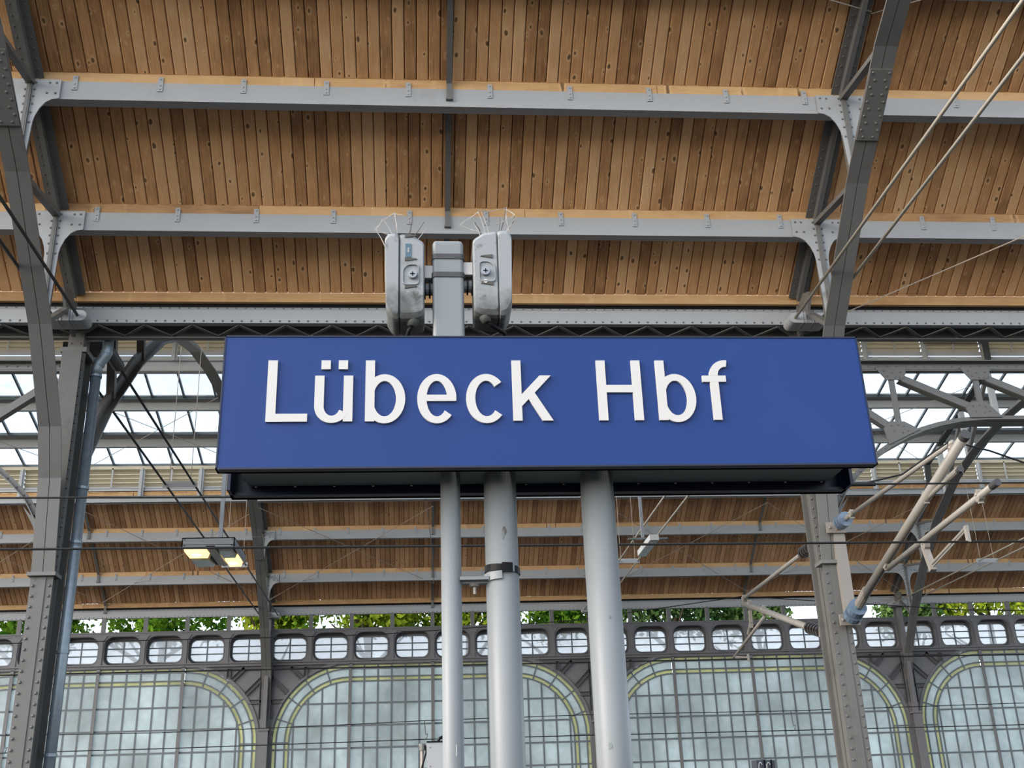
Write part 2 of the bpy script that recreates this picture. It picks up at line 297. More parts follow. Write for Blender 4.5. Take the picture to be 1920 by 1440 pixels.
    def ribbon(s, pts, x0, x1, o0, o1):
        """strip along a (y, z) polyline, x0..x1 wide, between normal offsets o0 and o1"""
        P = [Vector((0, p[0], p[1])) for p in pts]; vs = []
        for i, p in enumerate(P):
            d = Vector((0,0,0))
            if i > 0: d += (p-P[i-1]).normalized()
            if i < len(P)-1: d += (P[i+1]-p).normalized()
            d.normalize(); nrm = Vector((0, -d.z, d.y))
            if nrm.z < 0: nrm = -nrm
            a, b = p+nrm*o0, p+nrm*o1
            vs += [(x0, a.y, a.z), (x1, a.y, a.z), (x1, b.y, b.z), (x0, b.y, b.z)]
        fs = []
        for i in range(len(P)-1):
            o = 4*i
            for k in range(4): fs.append((o+k, o+(k+1) % 4, o+4+(k+1) % 4, o+4+k))
        fs += [(3,2,1,0), tuple(4*(len(P)-1)+k for k in range(4))]
        return s.add(vs, fs)
    def mesh(s, name, m, smooth=False, fix=True):
        me = bpy.data.meshes.new(name); me.from_pydata(s.v, [], s.f); me.materials.append(M[m] if isinstance(m, str) else m)
        if any(s.r):
            a = me.attributes.new('rnd', 'FLOAT', 'FACE')
            for i, r in enumerate(s.r): a.data[i].value = r
        if fix:
            bm = bmesh.new(); bm.from_mesh(me); bmesh.ops.recalc_face_normals(bm, faces=bm.faces); bm.to_mesh(me); bm.free()
        if smooth:
            for p in me.polygons: p.use_smooth = True
        return me
    def build(s, name, m, parent=None, smooth=False, fix=True, kind=None):
        return link(name, s.mesh(name, m, smooth, fix), parent, kind=kind)

def link(name, data, parent=None, loc=None, rot=None, kind=None):
    o = bpy.data.objects.new(name, data); COL.objects.link(o)
    if parent is not None:
        o.parent = parent; o.matrix_parent_inverse = parent_inv(parent)
    if loc is not None: o.location = loc
    if rot is not None: o.rotation_euler = rot
    if kind: o['kind'] = kind
    return o
def parent_inv(p):
    return p.matrix_basis.inverted()            # parts are built in world coordinates, so their own basis is neutral
def thing(name, label, cat, loc=(0, 0, 0), group=None, kind=None):
    o = bpy.data.objects.new(name, None); COL.objects.link(o); o.location = loc; o.empty_display_size = 0.1
    return tag(o, label, cat, group, kind)
def tag(o, label, cat=None, group=None, kind=None):
    o['label'] = label
    if cat: o['category'] = cat
    if group: o['group'] = group
    if kind: o['kind'] = kind
    return o

# ------------------------------------------------------------------ plan of the place (metres; x along the tracks, y away from the camera)
BAY = 10.0
XT = [-14.64, -4.64, 5.36, 15.36, 25.36]          # truss lines
Y1, Y2 = 13.70, 34.64                              # eave of the near hall, eave of the far hall (outer wall)
YN2 = 14.35                                        # where the far hall springs from the shared column row
YC2 = (YN2 + Y2)/2
ROWS = dict(E=(0.0, 8.43), P2=(-1.08, 9.26), P1=(-2.49, 10.23), LB=(-3.70, 10.95))   # purlin rows: offset from eave, top of web
def under(k): d, h = ROWS[k]; return d, h + (0.235 if k == 'E' else 0.13)            # underside of the boards at each row
XZ = lambda y: (lambda u, v, d: (u, y+d, v))

# ------------------------------------------------------------------ ground
b = MB(); b.box(-400, 400, -400, 400, -1.2, -0.8); tag(b.build('floor', 'ground'), 'dark ballast track bed between the platforms', kind='structure')
b = MB(); b.box(-60, 60, -7.5, 8.3, -0.8, 0.0); tag(b.build('floor_platform', 'paving'), 'paved platform that carries the blue station sign', kind='structure')
b = MB(); b.box(-60, 60, 12.3, 16.2, -0.8, 0.0); tag(b.build('floor_platform', 'paving'), 'narrow paved strip under the column row', kind='structure')

# ------------------------------------------------------------------ timber ceilings
def plank_mesh(L, w=0.147, t=0.03, gap=0.009, ch=0.011):
    h = w/2 - gap/2
    sec = [(-h+ch, 0), (h-ch, 0), (h, ch), (h, t), (-h, t), (-h, ch)]
    return MB().prism(sec, lambda u, v, d: (u, d, v), 0, L)
def strips(y_eave):
    ks = ['LB', 'P1', 'P2', 'E']; out = []
    for a, c in zip(ks, ks[1:]):
        A, C = under(a), under(c); out.append(((y_eave+A[0], A[1]), (y_eave+C[0], C[1])))
    return out
ceil1 = thing('ceiling', 'brown timber board ceiling of the near hall', 'ceiling', (0, Y1, 8.6), kind='structure')
PW = 0.147
for (A, C), (xa, xb) in zip(strips(Y1), [(-5.85, 7.95), (-6.25, 8.45), (-6.6, 9.0)]):
    L = math.hypot(C[0]-A[0], C[1]-A[1]); th = math.atan2(C[1]-A[1], C[0]-A[0])
    me = plank_mesh(L).mesh('plank', 'plank')
    n = int((xb-xa)/PW)
    for i in range(n):
        o = link('plank', me, ceil1, loc=(xa+i*PW, A[0], A[1]+random.uniform(0, 0.004)), rot=(th, 0, 0))
    xe = xa+n*PW
    sd = MB()                                      # boards beyond the picture's edges, and the roof deck above
    tr = lambda p: (p[0], A[0]+math.cos(th)*p[1]-math.sin(th)*p[2], A[1]+math.sin(th)*p[1]+math.cos(th)*p[2])
    for rng in ([xa-PW*(k+1) for k in range(60)], [xe+PW*k for k in range(80)]):
        for x in rng:
            pm = plank_mesh(L); sd.add([tr((v[0]+x, v[1], v[2])) for v in pm.v], pm.f, random.random())
    sd.build('board_rows', 'plankj', ceil1, fix=False, kind='stuff')
    dk = MB().box(-16, 22, 0, L, 0.036, 0.10); dk.v = [tr(v) for v in dk.v]; dk.build('roof_deck', 'deck', ceil1)
ceil2 = thing('ceiling', 'brown timber board ceiling on the far slope of the far hall', 'ceiling', (0, Y2, 8.6), kind='structure')
for (A, C) in strips(Y2):
    L = math.hypot(C[0]-A[0], C[1]-A[1]); th = math.atan2(C[1]-A[1], C[0]-A[0])
    tr = lambda p: (p[0], A[0]+math.cos(th)*p[1]-math.sin(th)*p[2], A[1]+math.sin(th)*p[1]+math.cos(th)*p[2])
    sd = MB(); pm = plank_mesh(L)
    for k in range(268):
        x = -16+PW*k; sd.add([tr((v[0]+x, v[1], v[2])) for v in pm.v], pm.f, random.random())
    sd.build('board_rows', 'plankj', ceil2, fix=False, kind='stuff')
    dk = MB().box(-16.5, 24, 0, L, 0.036, 0.10); dk.v = [tr(v) for v in dk.v]; dk.build('roof_deck', 'deck', ceil2)
    # the slope of the far hall that rises from the column row
    dk = MB().box(-16.5, 24, 0, L, 0.0, 0.10); dk.v = [(v[0], 2*YC2-tr(v)[1], tr(v)[2]) for v in dk.v]; dk.build('roof_deck', 'plankj', ceil2)

# ------------------------------------------------------------------ trusses
LOWER = [(0.11, 4.83), (0.03, 5.3), (-0.09, 6.0), (-0.34, 6.6), (-1.15, 7.64), (-2.5, 8.94), (-3.83, 9.94), (-5.4, 10.76), (-6.9, 11.16), (-8.5, 11.4), (-10.15, 11.5)]
def lower_z(d):
    for (a, za), (c, zc) in zip(LOWER, LOWER[1:]):
        if c <= d <= a: return za + (zc-za)*(a-d)/(a-c)
    return LOWER[-1][1]
def half_truss(root, X, ye, sg=1, near=True, top=-4.6, knees=True, mats='truss', lanterns=False):
    """one half of an arched truss; sg=-1 mirrors it (rises away from the camera)"""
    Y = lambda d: ye + d*sg
    low = [p for p in LOWER if p[0] >= top-0.01]
    lo = [(Y(d), z) for d, z in low]
    f = MB()
    f.ribbon(lo, X-0.14, X-0.004, -0.012, 0.012); f.ribbon(lo, X+0.004, X+0.14, -0.012, 0.012)
    f.ribbon(lo, X-0.02, X+0.02, 0.012, 0.15)
    f.build('lower_chord', mats, root)
    up = [under(k) for k in ('LB', 'P1', 'P2', 'E')]
    ul = [(Y(d), z) for d, z in up]
    f = MB(); f.ribbon(ul, X-0.13, X+0.13, -0.075, -0.055); f.ribbon(ul, X-0.03, X+0.03, -0.17, -0.075); f.ribbon(ul, X-0.10, X-0.085, -0.055, 0.0); f.ribbon(ul, X+0.085, X+0.10, -0.055, 0.0)
    f.build('upper_chord', 'truss', root)
    rv = MB()
    prev = None
    for k in ('P1', 'P2'):
        d, zt = ROWS[k]; zb = lower_z(d)+0.1; y = Y(d)
        p = MB(); p.box(X-0.035, X+0.035, y+0.02, y+0.12, zb, zt+0.05)
        p.box(X-0.012, X+0.012, y-0.07, y+0.02, zb, zt)
        p.build('post', mats, root)
        if knees:
            yk = y-0.016 if sg > 0 else y
            pol = []
            for sgn in (1, -1):
                q = [(0.062, zb+0.02), (0.085, zt-0.62), (0.10, zt-0.53), (0.14, zt-0.42), (0.20, zt-0.33), (0.27, zt-0.285), (0.35, zt-0.27), (0.35, zt)]
                pol += [(X+sgn*u, v) for u, v in (q if sgn > 0 else q[::-1])]
            MB().prism(pol, XZ(yk), -0.014, 0.0).build('knee_plate', 'purlin', root)
            for sgn in (1, -1):
                for u, v in ((0.30, -0.05), (0.22, -0.05), (0.30, -0.20), (0.20, -0.20), (0.06, -0.05), (0.055, -0.15), (0.052, -0.25), (0.052, -0.36), (0.05, -0.48), (0.05, -0.62)):
                    rv.dome((X+sgn*u, yk-0.014, zt+v), (0, -1, 0), 0.017)
            s_ = MB(); s_.box(X-0.028, X+0.028, yk-0.05, yk-0.014, zb, zt-0.02); s_.build('post_stem', mats, root)
    # diagonals
    for (d0, z0), (d1, z1) in (((-2.42, 10.2), (-3.75, lower_z(-3.75)+0.12)), ((-1.0, 9.22), (-2.42, lower_z(-2.42)+0.12)), ((-0.05, 8.45), (-1.08, lower_z(-1.08)+0.12))):
        MB().beam((X, Y(d0), z0), (X, Y(d1), z1), 0.09, 0.06).build('diagonal', 'truss', root)
    # rivets on the upper chord
    for (ya, za), (yb, zb_) in zip(ul, ul[1:]):
        L = math.hypot(yb-ya, zb_-za); n = int(L/0.12)
        nv = Vector((0, zb_-za, -(yb-ya))); nv = nv if nv.z < 0 else -nv; nv.normalize()
        for i in range(n):
            t = (i+0.5)/n
            for u in (-0.085, 0.085):
                rv.dome(Vector((X+u, ya+(yb-ya)*t, za+(zb_-za)*t))+nv*0.075, nv, 0.014)
    # splice plate on the lower chord
    (ya, za), (yb, zb_) = [(Y(d), z) for d, z in ((-2.86, lower_z(-2.86)), (-3.66, lower_z(-3.66)))]
    dv = Vector((0, yb-ya, zb_-za)).normalized(); nv = Vector((0, dv.z, -dv.y)); nv = nv if nv.z < 0 else -nv
    c0 = Vector((X, ya, za))+nv*0.02+dv*0.1; c1 = Vector((X, yb, zb_))+nv*0.02-dv*0.05
    MB().beam(c0, c1, 0.27, 0.022, up=nv).build('splice_plate', mats, root)
    for i in range(10):
        t = (i+0.5)/10
        for u in (-0.10, 0.10):
            u2 = u*(1 if i % 2 else 0.62); rv.dome(c0.lerp(c1, t)+Vector((u2, 0, 0))+nv*0.011, nv, 0.017)
    rv.build('rivets', mats, root, kind='stuff')
    if near:
        pl = MB()
        pl.prism([(Y(0.0), 8.05), (Y(0.12), 8.05), (Y(0.12), 8.4), (Y(-0.3), 8.55), (Y(-0.55), 8.45), (Y(-0.35), 8.2)], lambda u, v, d: (X+d, u, v), -0.02, 0.02); pl.build('eave_gusset', mats, root)

def yoke(root, X, y, z, hw=0.2, sg=1):
    """crosshead that holds the two tie rods"""
    b = MB(); n = 10; pol = [(X-hw+0.075*math.cos(t), z+0.075*math.sin(t)) for t in [math.pi/2+math.pi*i/n for i in range(n+1)]]
    pol += [(X+hw+0.075*math.cos(t), z+0.075*math.sin(t)) for t in [-math.pi/2+math.pi*i/n for i in range(n+1)]]
    b.prism(pol, XZ(y), -0.12*sg, 0.16*sg)
    for u in (-0.09, -0.05, 0.05, 0.09): b.box(X+u-0.01, X+u+0.01, y-0.135, y+0.1, z-0.083, z+0.083)
    b.build('tie_rod_crosshead', 'purlin', root)

t1 = thing('roof_truss', 'grey riveted truss of the near hall at the left, above the downpipe', 'truss', (XT[1], Y1, 4.8), 'near trusses')
half_truss(t1, XT[1], Y1, top=-6.5, mats='truss'); yoke(t1, XT[1], Y1-0.22, 8.15)
t2 = thing('roof_truss', 'grey riveted truss of the near hall at the right, crossed by two tie rods', 'truss', (XT[2], Y1, 4.8), 'near trusses')
half_truss(t2, XT[2], Y1, top=-6.5, mats='truss'); yoke(t2, XT[2], Y1-0.22, 8.15)
FL = ['far truss rising behind the left end of the blue sign', 'far truss hidden for the most part behind the blue sign and its thick poles', 'far truss at the right edge, behind the overhead line arms']
for X, lb in zip(XT[1:4], FL):
    t = thing('roof_truss', lb, 'truss', (X, Y2, 4.8), 'far trusses')
    half_truss(t, X, Y2, top=-10.2, mats='truss'); yoke(t, X, Y2-0.25, 8.15, hw=0.25)
    # half that rises from the column row
    lo = [(2*YC2-(Y2+d), z) for d, z in LOWER if z > 5.9]
    f = MB(); f.ribbon(lo, X-0.13, X+0.13, -0.012, 0.012); f.ribbon(lo, X-0.03, X+0.03, 0.0, 0.15); f.build('lower_chord', 'truss', t)
    f = MB(); u2 = [(2*YC2-(Y2+d), z) for d, z in [under(k) for k in ('LB', 'P1', 'P2', 'E')]]
    f.ribbon(u2, X-0.12, X+0.12, -0.20, 0.0); f.build('upper_chord', 'truss', t)
    for dd in (-1.08, -2.49):
        yy = 2*YC2-(Y2+dd); zt = under('P2' if dd > -2 else 'P1')[1]
        MB().beam((X, yy+0.35, lower_z(dd-0.35)), (X, yy-0.05, zt), 0.12, 0.12, up=(1, 0, 0)).build('post', 'truss', t)
    MB().prism([(YN2+0.05, 7.6), (YN2+0.75, 8.2), (YN2+1.35, 8.9), (YN2+1.0, 9.0), (YN2+0.05, 8.4)], lambda u, v, d: (X+d, u, v), -0.02, 0.02).build('eave_gusset', 'truss', t)
    # lantern rafter and posts
    f = MB(); raf = [(Y2-3.62, 11.05), (Y2-3.75, 11.78), (Y2-6.0, 12.44), (Y2-8.25, 13.10), (Y2-8.3, 14.2)]
    f.ribbon(raf, X-0.09, X+0.09, -0.16, -0.13); f.ribbon(raf, X-0.02, X+0.02, -0.13, 0.0); f.build('lantern_rafter', 'roddark', t)
    for dd in (-4.75, -6.4, -8.2):
        MB().box(X-0.07, X+0.07, Y2+dd-0.06, Y2+dd+0.06, lower_z(dd)+0.1, 11.78+(-3.75-dd)*0.293-0.13).build('lantern_post', 'lantern', t)
    MB().beam((X, Y2-6.4, 11.2), (X, Y2-8.2, 12.9), 0.1, 0.1).build('lantern_diagonal', 'truss', t)
    MB().beam((X, Y2-4.75, 10.6), (X, Y2-6.4, 12.3), 0.1, 0.1).build('lantern_diagonal', 'truss', t)

# ------------------------------------------------------------------ purlins
def clip_mesh():
    b = MB(); b.box(-0.032, 0.032, -0.012, 0.0, -0.13, 0.075)
    for z in (0.045, -0.045, -0.10): b.dome((0, -0.012, z), (0, -1, 0), 0.014, 0.012)
    return b.mesh('clip', 'purlin')
CLIP = clip_mesh()
def purlin(label, x0, x1, y, zt, group, h=0.262, clips=True):
    t = thing('purlin', label, 'beam', ((x0+x1)/2, y, zt-h), group)
    b = MB(); b.box(x0, x1, y, y+0.014, zt-h, zt); b.box(x0, x1, y+0.014, y+0.14, zt-h, zt-h+0.016); b.box(x0, x1, y+0.014, y+0.14, zt-0.016, zt)
    b.build('channel', 'purlin', t)
    L = x1-x0; n = 3; cut = [x0]+sorted(x0+L*(i+random.uniform(-0.3, 0.3))/n for i in range(1, n))+[x1]
    for a, c in zip(cut, cut[1:]):
        bm = MB().box(-0.06, 0.06, 0.003, c-a-0.003, 0.0, 0.135).mesh('timber_batten', 'batten')
        link('timber_batten', bm, t, loc=(a, y+0.065, zt+0.002), rot=(0, 0, -math.pi/2))
    if clips:
        k = math.ceil((x0-XT[1]-0.5)-1e-6)
        while XT[1]+0.5+k < x1:
            link('clip', CLIP, t, loc=(XT[1]+0.5+k+random.uniform(-0.012, 0.012), y, zt)); k += 1
    return t
RN = dict(P1='upper', P2='lower')
for k in ('P1', 'P2'):
    d, zt = ROWS[k]; y = Y1+d; r = RN[k]
    purlin(f'{r} pale purlin of the near hall left of the left truss', -12.0, XT[1], y, zt, 'near purlins')
    purlin(f'{r} pale purlin of the near hall spanning the middle bay above the sign', XT[1], XT[2], y, zt, 'near purlins')
    purlin(f'{r} pale purlin of the near hall right of the right truss', XT[2], XT[3], y, zt, 'near purlins')
WH = ['left of the left column', 'between the left column and the sign poles', 'between the thick pole and the right column', 'at the right edge behind the overhead line arms']
WH2 = ['left edge', 'bay left of the thick poles', 'bay right of the thick poles', 'right edge']
for k in ('P1', 'P2'):
    d, zt = ROWS[k]
    for i in range(4):
        xa, xb = XT[i], XT[i+1]
        if i == 0: xa = -16
        purlin(f'{RN[k]} pale purlin of the far ceiling, {WH2[i]}', xa, xb, Y2+d, zt, 'far purlins')

# ------------------------------------------------------------------ eave girders
def eave(label, x0, x1, y, lace, group):
    t = thing('eave_girder', label, 'beam', ((x0+x1)/2, y, 8.05), group)
    b = MB(); b.box(x0, x1, y, y+0.014, 8.205, 8.40)
    b.prism([(y, 8.40), (y+0.014, 8.40), (y+0.075, 8.47), (y+0.061, 8.47)], lambda u, v, d: (d, u, v), x0, x1)
    b.box(x0, x1, y+0.014, y+0.10, 8.205, 8.218); b.build('web', 'purlin', t)
    rv = MB(); n = int((x1-x0)/0.127)
    for i in range(n):
        x = x0+(i+0.5)*0.127
        rv.dome((x, y, 8.235), (0, -1, 0), 0.017)
        rv.dome((x+0.04, y+0.034, 8.44), (0, -0.75, 0.6), 0.015)
    rv.build('rivets', 'wallsteel', t, kind='stuff')
    b = MB(); b.box(x0, x1, y+0.07, y+0.10, 8.47, 8.55); b.build('dark_gap', 'black', t)  # black strip paints the shade in the gap under the batten
    b = MB(); b.box(x0, x1, y+0.16, y+0.45, 8.40, 8.66 if not lace else 8.6); b.build('light_stop', 'deck', t)  # unseen strip added to stop sun leaking in between boards and eave
    nb = 2; cut = [x0+(x1-x0)*i/nb for i in range(nb+1)]
    for a, c in zip(cut, cut[1:]):
        bm = MB().box(-0.06, 0.06, 0.003, c-a-0.003, 0.0, 0.135).mesh('timber_batten', 'batten'); link('timber_batten', bm, t, loc=(a, y+0.065, 8.528), rot=(0, 0, -math.pi/2))
    if lace:
        b = MB(); b.box(x0, x1, y+0.33, y+0.345, 8.10, 8.40); b.box(x0, x1, y+0.25, y+0.33, 8.10, 8.115); b.box(x0, x1, y+0.02, y+0.33, 8.385, 8.40)
        b.build('back_web', 'truss', t)
        n = int(round((x1-x0)/0.31)); st = (x1-x0)/n
        for i in range(n):
            xa = x0+i*st; xb = xa+st; ya, yb = (y+0.05, y+0.28) if i % 2 else (y+0.28, y+0.05)
            MB().beam((xa, ya, 8.19 if ya < yb else 8.13), (xb, yb, 8.13 if ya < yb else 8.19), 0.05, 0.012).build('lacing_bar', 'truss', t)
    return t
eave('long riveted eave girder just above the blue sign', XT[1], XT[2], Y1, True, 'near eave girders')
eave('riveted eave girder at the left edge behind the left truss', -12.0, XT[1], Y1, True, 'near eave girders')
eave('riveted eave girder right of the right truss', XT[2], XT[3], Y1, True, 'near eave girders')
for i in range(4):
    eave(f'riveted eave girder on top of the far wall, {WH2[i]}', -16 if i == 0 else XT[i], XT[i+1], Y2, False, 'far eave girders')

# slope bars half way between the trusses
def slope_bar(label, X, ye, group):
    t = thing('roof_bar', label, 'bar', (X, ye, 8.4), group); ks = ['LB', 'P1', 'P2', 'E']
    for a, c in zip(ks, ks[1:]):
        A, C = under(a), under(c); ya, yc = ye+A[0]+0.14, ye+C[0]-0.03
        za = A[1]+(C[1]-A[1])*0.14/(C[0]-A[0]); zc = C[1]-0.28
        b = MB(); b.ribbon([(ya, za-0.03), (yc, C[1]-0.07)], X-0.036, X+0.036, -0.012, 0.0); b.ribbon([(ya, za-0.03), (yc, C[1]-0.07)], X-0.008, X+0.008, 0, 0.05)
        b.box(X-0.034, X+0.034, yc-0.012, yc, zc, C[1]-0.06); b.box(X-0.042, X+0.042, yc-0.016, yc+0.028, zc-0.03, zc)
        b.build('bar_length', 'truss', t)
slope_bar('thin grey bar down the middle of the near ceiling, above the speakers', 0.36, Y1, 'slope bars')
slope_bar('thin grey bar of the near ceiling at the right edge', 10.36, Y1, 'slope bars')
for X, lb in ((-9.64, 'thin dark bar on the far ceiling left of the floodlight'), (0.36, 'thin dark bar on the far ceiling just left of the poles'), (10.36, 'thin dark bar on the far ceiling beside the right column')):
    slope_bar(lb, X, Y2, 'slope bars')

# ------------------------------------------------------------------ columns
def column(label, X, group):
    t = thing('steel_column', label, 'column', (X, 14.0, 0.0), group); y0, y1 = 13.80, 14.26
    b = MB(); b.box(X-0.135, X+0.135, y0, y0+0.016, 0, 4.80); b.box(X-0.05, X+0.05, y0-0.012, y0, 0, 4.78); b.build('front_plate', 'col', t)
    b = MB(); b.box(X-0.135, X+0.135, y1-0.016, y1, 0, 7.85); b.build('back_plate', 'col', t)
    b = MB(); b.box(X-0.07, X+0.07, y0+0.016, y1-0.016, 0, 7.85); b.build('web', 'col', t)
    for s in (-1, 1):
        for yy in (y0+0.016, y0+0.15, y1-0.17, y1-0.03):
            MB().box(X+s*0.07, X+s*0.128 if yy in (y0+0.016, y1-0.03) else X+s*0.085, yy, yy+0.014, 0, 7.85).build('flange_angle', 'col', t)
    b = MB(); b.box(X-0.15, X+0.15, 13.90, 13.916, 4.83, 7.85); b.box(X-0.07, X-0.03, 13.888, 13.90, 4.83, 7.85); b.build('upper_face', 'truss', t)
    b = MB(); b.box(X-0.17, X+0.17, 13.74, 14.0, 4.795, 4.84); b.build('ledge', 'truss', t)
    b = MB(); b.box(X-0.17, X+0.17, 13.86, 14.30, 7.85, 7.92); b.box(X-0.10, X+0.10, 13.92, 14.2, 7.92, 8.2); b.build('cap', 'truss', t)
    rv = MB()
    for s in (-1, 1):
        n = 36
        for i in range(n): rv.dome((X+s*0.10, y0, 0.2+i*0.128), (0, -1, 0), 0.021, 0.018)
        for i in range(23): rv.dome((X+s*0.118, 13.90, 4.95+i*0.127), (0, -1, 0), 0.025, 0.024)
        for i in range(60): rv.dome((X+s*0.082, y0+0.085, 0.2+i*0.127), (s, 0, 0), 0.018)
    for i in range(10): rv.dome((X-0.05, 13.888, 6.3+i*0.127+0.06), (0, -1, 0), 0.023, 0.022)
    rv.build('rivets', 'col', t, kind='stuff')
    b = MB()
    for i, u in enumerate((-0.06, 0.06)): b.dome((X+u, 13.92, 8.0), (0, -1, 0), 0.018); b.dome((X+u, 13.92, 8.12), (0, -1, 0), 0.018)
    b.build('cap_bolts', 'truss', t, kind='stuff')
    return t
column('riveted grey column at the left, beside the zinc downpipe', XT[1], 'columns of the middle row')
column('riveted grey column at the right that carries the overhead line arms', XT[2], 'columns of the middle row')

# braced portal girders in the column row, outside the middle bay
def portal(label, X, sg):
    t = thing('portal_girder', label, 'girder', (X+sg*5, 14.0, 6.8)); y = 14.0; U = lambda u: X+sg*u
    b = MB(); a, c = sorted((U(0.14), U(9.86)))
    b.box(a, c, y-0.10, y+0.12, 7.735, 7.75); b.box(a, c, y-0.014, y, 7.64, 7.735); b.box(a, c, y+0.05, y+0.12, 7.63, 7.645); b.build('top_chord', 'truss', t)
    arc = [(0.13, 5.05)]
    for i in range(13):
        th = i/12*math.pi/2; arc.append((0.14+2.45*(1-math.cos(th))**1.0, 5.25+1.60*math.sin(th)))
    # rounder shoulder, then level to the middle
    arc = [(0.14, 5.0), (0.15, 5.25), (0.24, 5.55), (0.40, 5.82), (0.60, 6.03), (0.90, 6.30), (1.15, 6.46), (1.40, 6.59), (1.65, 6.69), (1.90, 6.76), (2.20, 6.82), (2.55, 6.85), (5.0, 6.86)]
    full = arc+[(10-u, z) for u, z in arc[::-1][1:]]
    fl = MB(); wb = MB(); up = []
    for i in range(len(full)):
        p0 = Vector((full[max(i-1, 0)])); p1 = Vector((full[min(i+1, len(full)-1)])); d = (p1-p0).normalized(); up.append(Vector(full[i])+Vector((-d.y, d.x))*0.075)
    A = [(U(u), z) for u, z in full]; Bv = [(U(p.x), p.y) for p in up]
    wb.ringprism(A, Bv, XZ(y), -0.014, 0.0, closed=False); wb.build('arch_web', 'truss', t)
    A2 = [(U(u), z) for u, z in full]; B2 = [(U(full[i][0]+(up[i].x-full[i][0])*0.2), full[i][1]+(up[i].y-full[i][1])*0.2) for i in range(len(full))]
    fl.ringprism(A2, B2, XZ(y), -0.07, 0.24, closed=False); fl.build('arch_flange', 'truss', t)
    rv = MB()
    for (u0, z0), (u1, z1) in zip([(p.x*0.45+f[0]*0.55, p.y*0.45+f[1]*0.55) for p, f in zip(up, full)], [(p.x*0.45+f[0]*0.55, p.y*0.45+f[1]*0.55) for p, f in zip(up[1:], full[1:])]):
        n = max(1, int(math.hypot(u1-u0, z1-z0)/0.14))
        for i in range(n): tt = (i+0.5)/n; rv.dome((U(u0+(u1-u0)*tt), y-0.014, z0+(z1-z0)*tt), (0, -1, 0), 0.017)
    for i in range(70): rv.dome((U(0.2+i*0.137), y-0.014, 7.69), (0, -1, 0), 0.016)
    def az(u):
        u = min(u, 10-u)
        for (a0, z0), (a1, z1) in zip(arc, arc[1:]):
            if a0 <= u <= a1: return z0+(z1-z0)*(u-a0)/(a1-a0)
        return 6.86
    ps = [1.25*k+0.09 for k in range(1, 8)]
    for k, u in enumerate(ps):
        zb = az(u)+0.06
        b = MB(); b.box(*sorted((U(u-0.06), U(u+0.02))), y-0.02, y, zb, 7.66); b.box(*sorted((U(u-0.02), U(u-0.005))), y, y+0.09, zb, 7.66); b.build('post', 'truss', t)
        g = MB(); w = 0.20; s = 1 if u < 5 else -1
        g.prism([(U(u-s*0.24), 7.66), (U(u+s*0.20), 7.66), (U(u+s*0.20), 7.56), (U(u+s*0.12), 7.47), (U(u-s*0.10), 7.47)], XZ(y), -0.035, -0.02); g.build('gusset_plate', 'truss', t)
        g = MB(); g.prism([(U(u-s*0.22), az(u-s*0.22)+0.06), (U(u+s*0.26), az(u+s*0.26)+0.05), (U(u+s*0.05), zb+0.22), (U(u-s*0.16), zb+0.22), (U(u-s*0.26), zb+0.12)], XZ(y), -0.035, -0.02); g.build('gusset_plate', 'truss', t)
        for du, dz in ((-0.12, -0.03), (0.0, -0.06), (0.12, -0.05), (-0.08, -0.11), (0.03, -0.14), (0.10, -0.14)): rv.dome((U(u+s*du), y-0.035, 7.64+dz), (0, -1, 0), 0.016)
        for du, dz in ((-0.15, 0.16), (-0.05, 0.17), (0.03, 0.15), (-0.12, 0.08), (0.0, 0.06), (0.08, 0.08)): rv.dome((U(u+s*du), y-0.035, zb+dz), (0, -1, 0), 0.016)
    nd = [(0.14, None)]+[(u, None) for u in ps]
    us = [0.10]+ps+[9.9]
    for k in range(len(us)-1):
        ua, ub = us[k], us[k+1]
        if (ua+ub)/2 < 5: p0, p1 = (ua+0.10, 7.52), (ub-0.14, az(ub)+0.20)
        else: p0, p1 = (ub-0.10, 7.52), (ua+0.14, az(ua)+0.20)
        b = MB(); b.beam((U(p0[0]), y-0.01, p0[1]), (U(p1[0]), y-0.01, p1[1]), 0.02, 0.10); b.beam((U(p0[0]), y+0.05, p0[1]-0.05), (U(p1[0]), y+0.05, p1[1]-0.05), 0.10, 0.018); b.build('diagonal', 'truss', t)
    g = MB(); g.prism([(U(0.10), 4.9), (U(0.17), 5.25), (U(0.27), 5.5), (U(0.42), 5.75), (U(0.30), 5.62), (U(0.14), 5.66)], XZ(y), -0.014, 0.0); g.build('corner_web', 'truss', t)
    rv.build('rivets', 'truss', t, kind='stuff')
portal('arched lattice girder right of the blue sign', XT[2], 1)
portal('arched lattice girder at the left edge beside the left column', XT[1], -1)

# ------------------------------------------------------------------ tie rods
def rods(label, X, ya, yb, hw, m, group, r=0.020, hang=()):
    t = thing('tie_rods', label, 'tie rod', (X, yb, 8.15), group)
    for s in (-1, 1):
        MB().tube((X+s*hw, ya, 8.15), (X+s*hw, yb, 8.15), r, 8).build('rod', m, t, smooth=True)
    for y in hang:
        b = MB(); b.box(X-hw-0.05, X+hw+0.05, y-0.012, y+0.012, 8.09, 8.21); b.build('spacer_plate', 'purlin', t)
        for s in (-1, 1):
            MB().tube((X+s*hw*0.75, y, 8.2), (X+s*hw*0.75, y, lower_z(max(-10.1, y-Y2 if y > YC2 else YN2-y))+0.02), 0.008, 5).build('hanger', 'cable', t)
    return t
rods('pair of tie rods rising towards the camera at the upper right', XT[2], 1.0, Y1-0.3, 0.19, 'rod', 'near tie rods')
rods('pair of dark tie rods rising towards the camera at the upper left', XT[1], 1.0, Y1-0.3, 0.16, 'roddark', 'near tie rods')
rods('pair of dark tie rods slanting past the floodlight', XT[1], YN2+0.6, Y2-0.3, 0.27, 'roddark', 'far tie rods', hang=(20.8, 27.6))
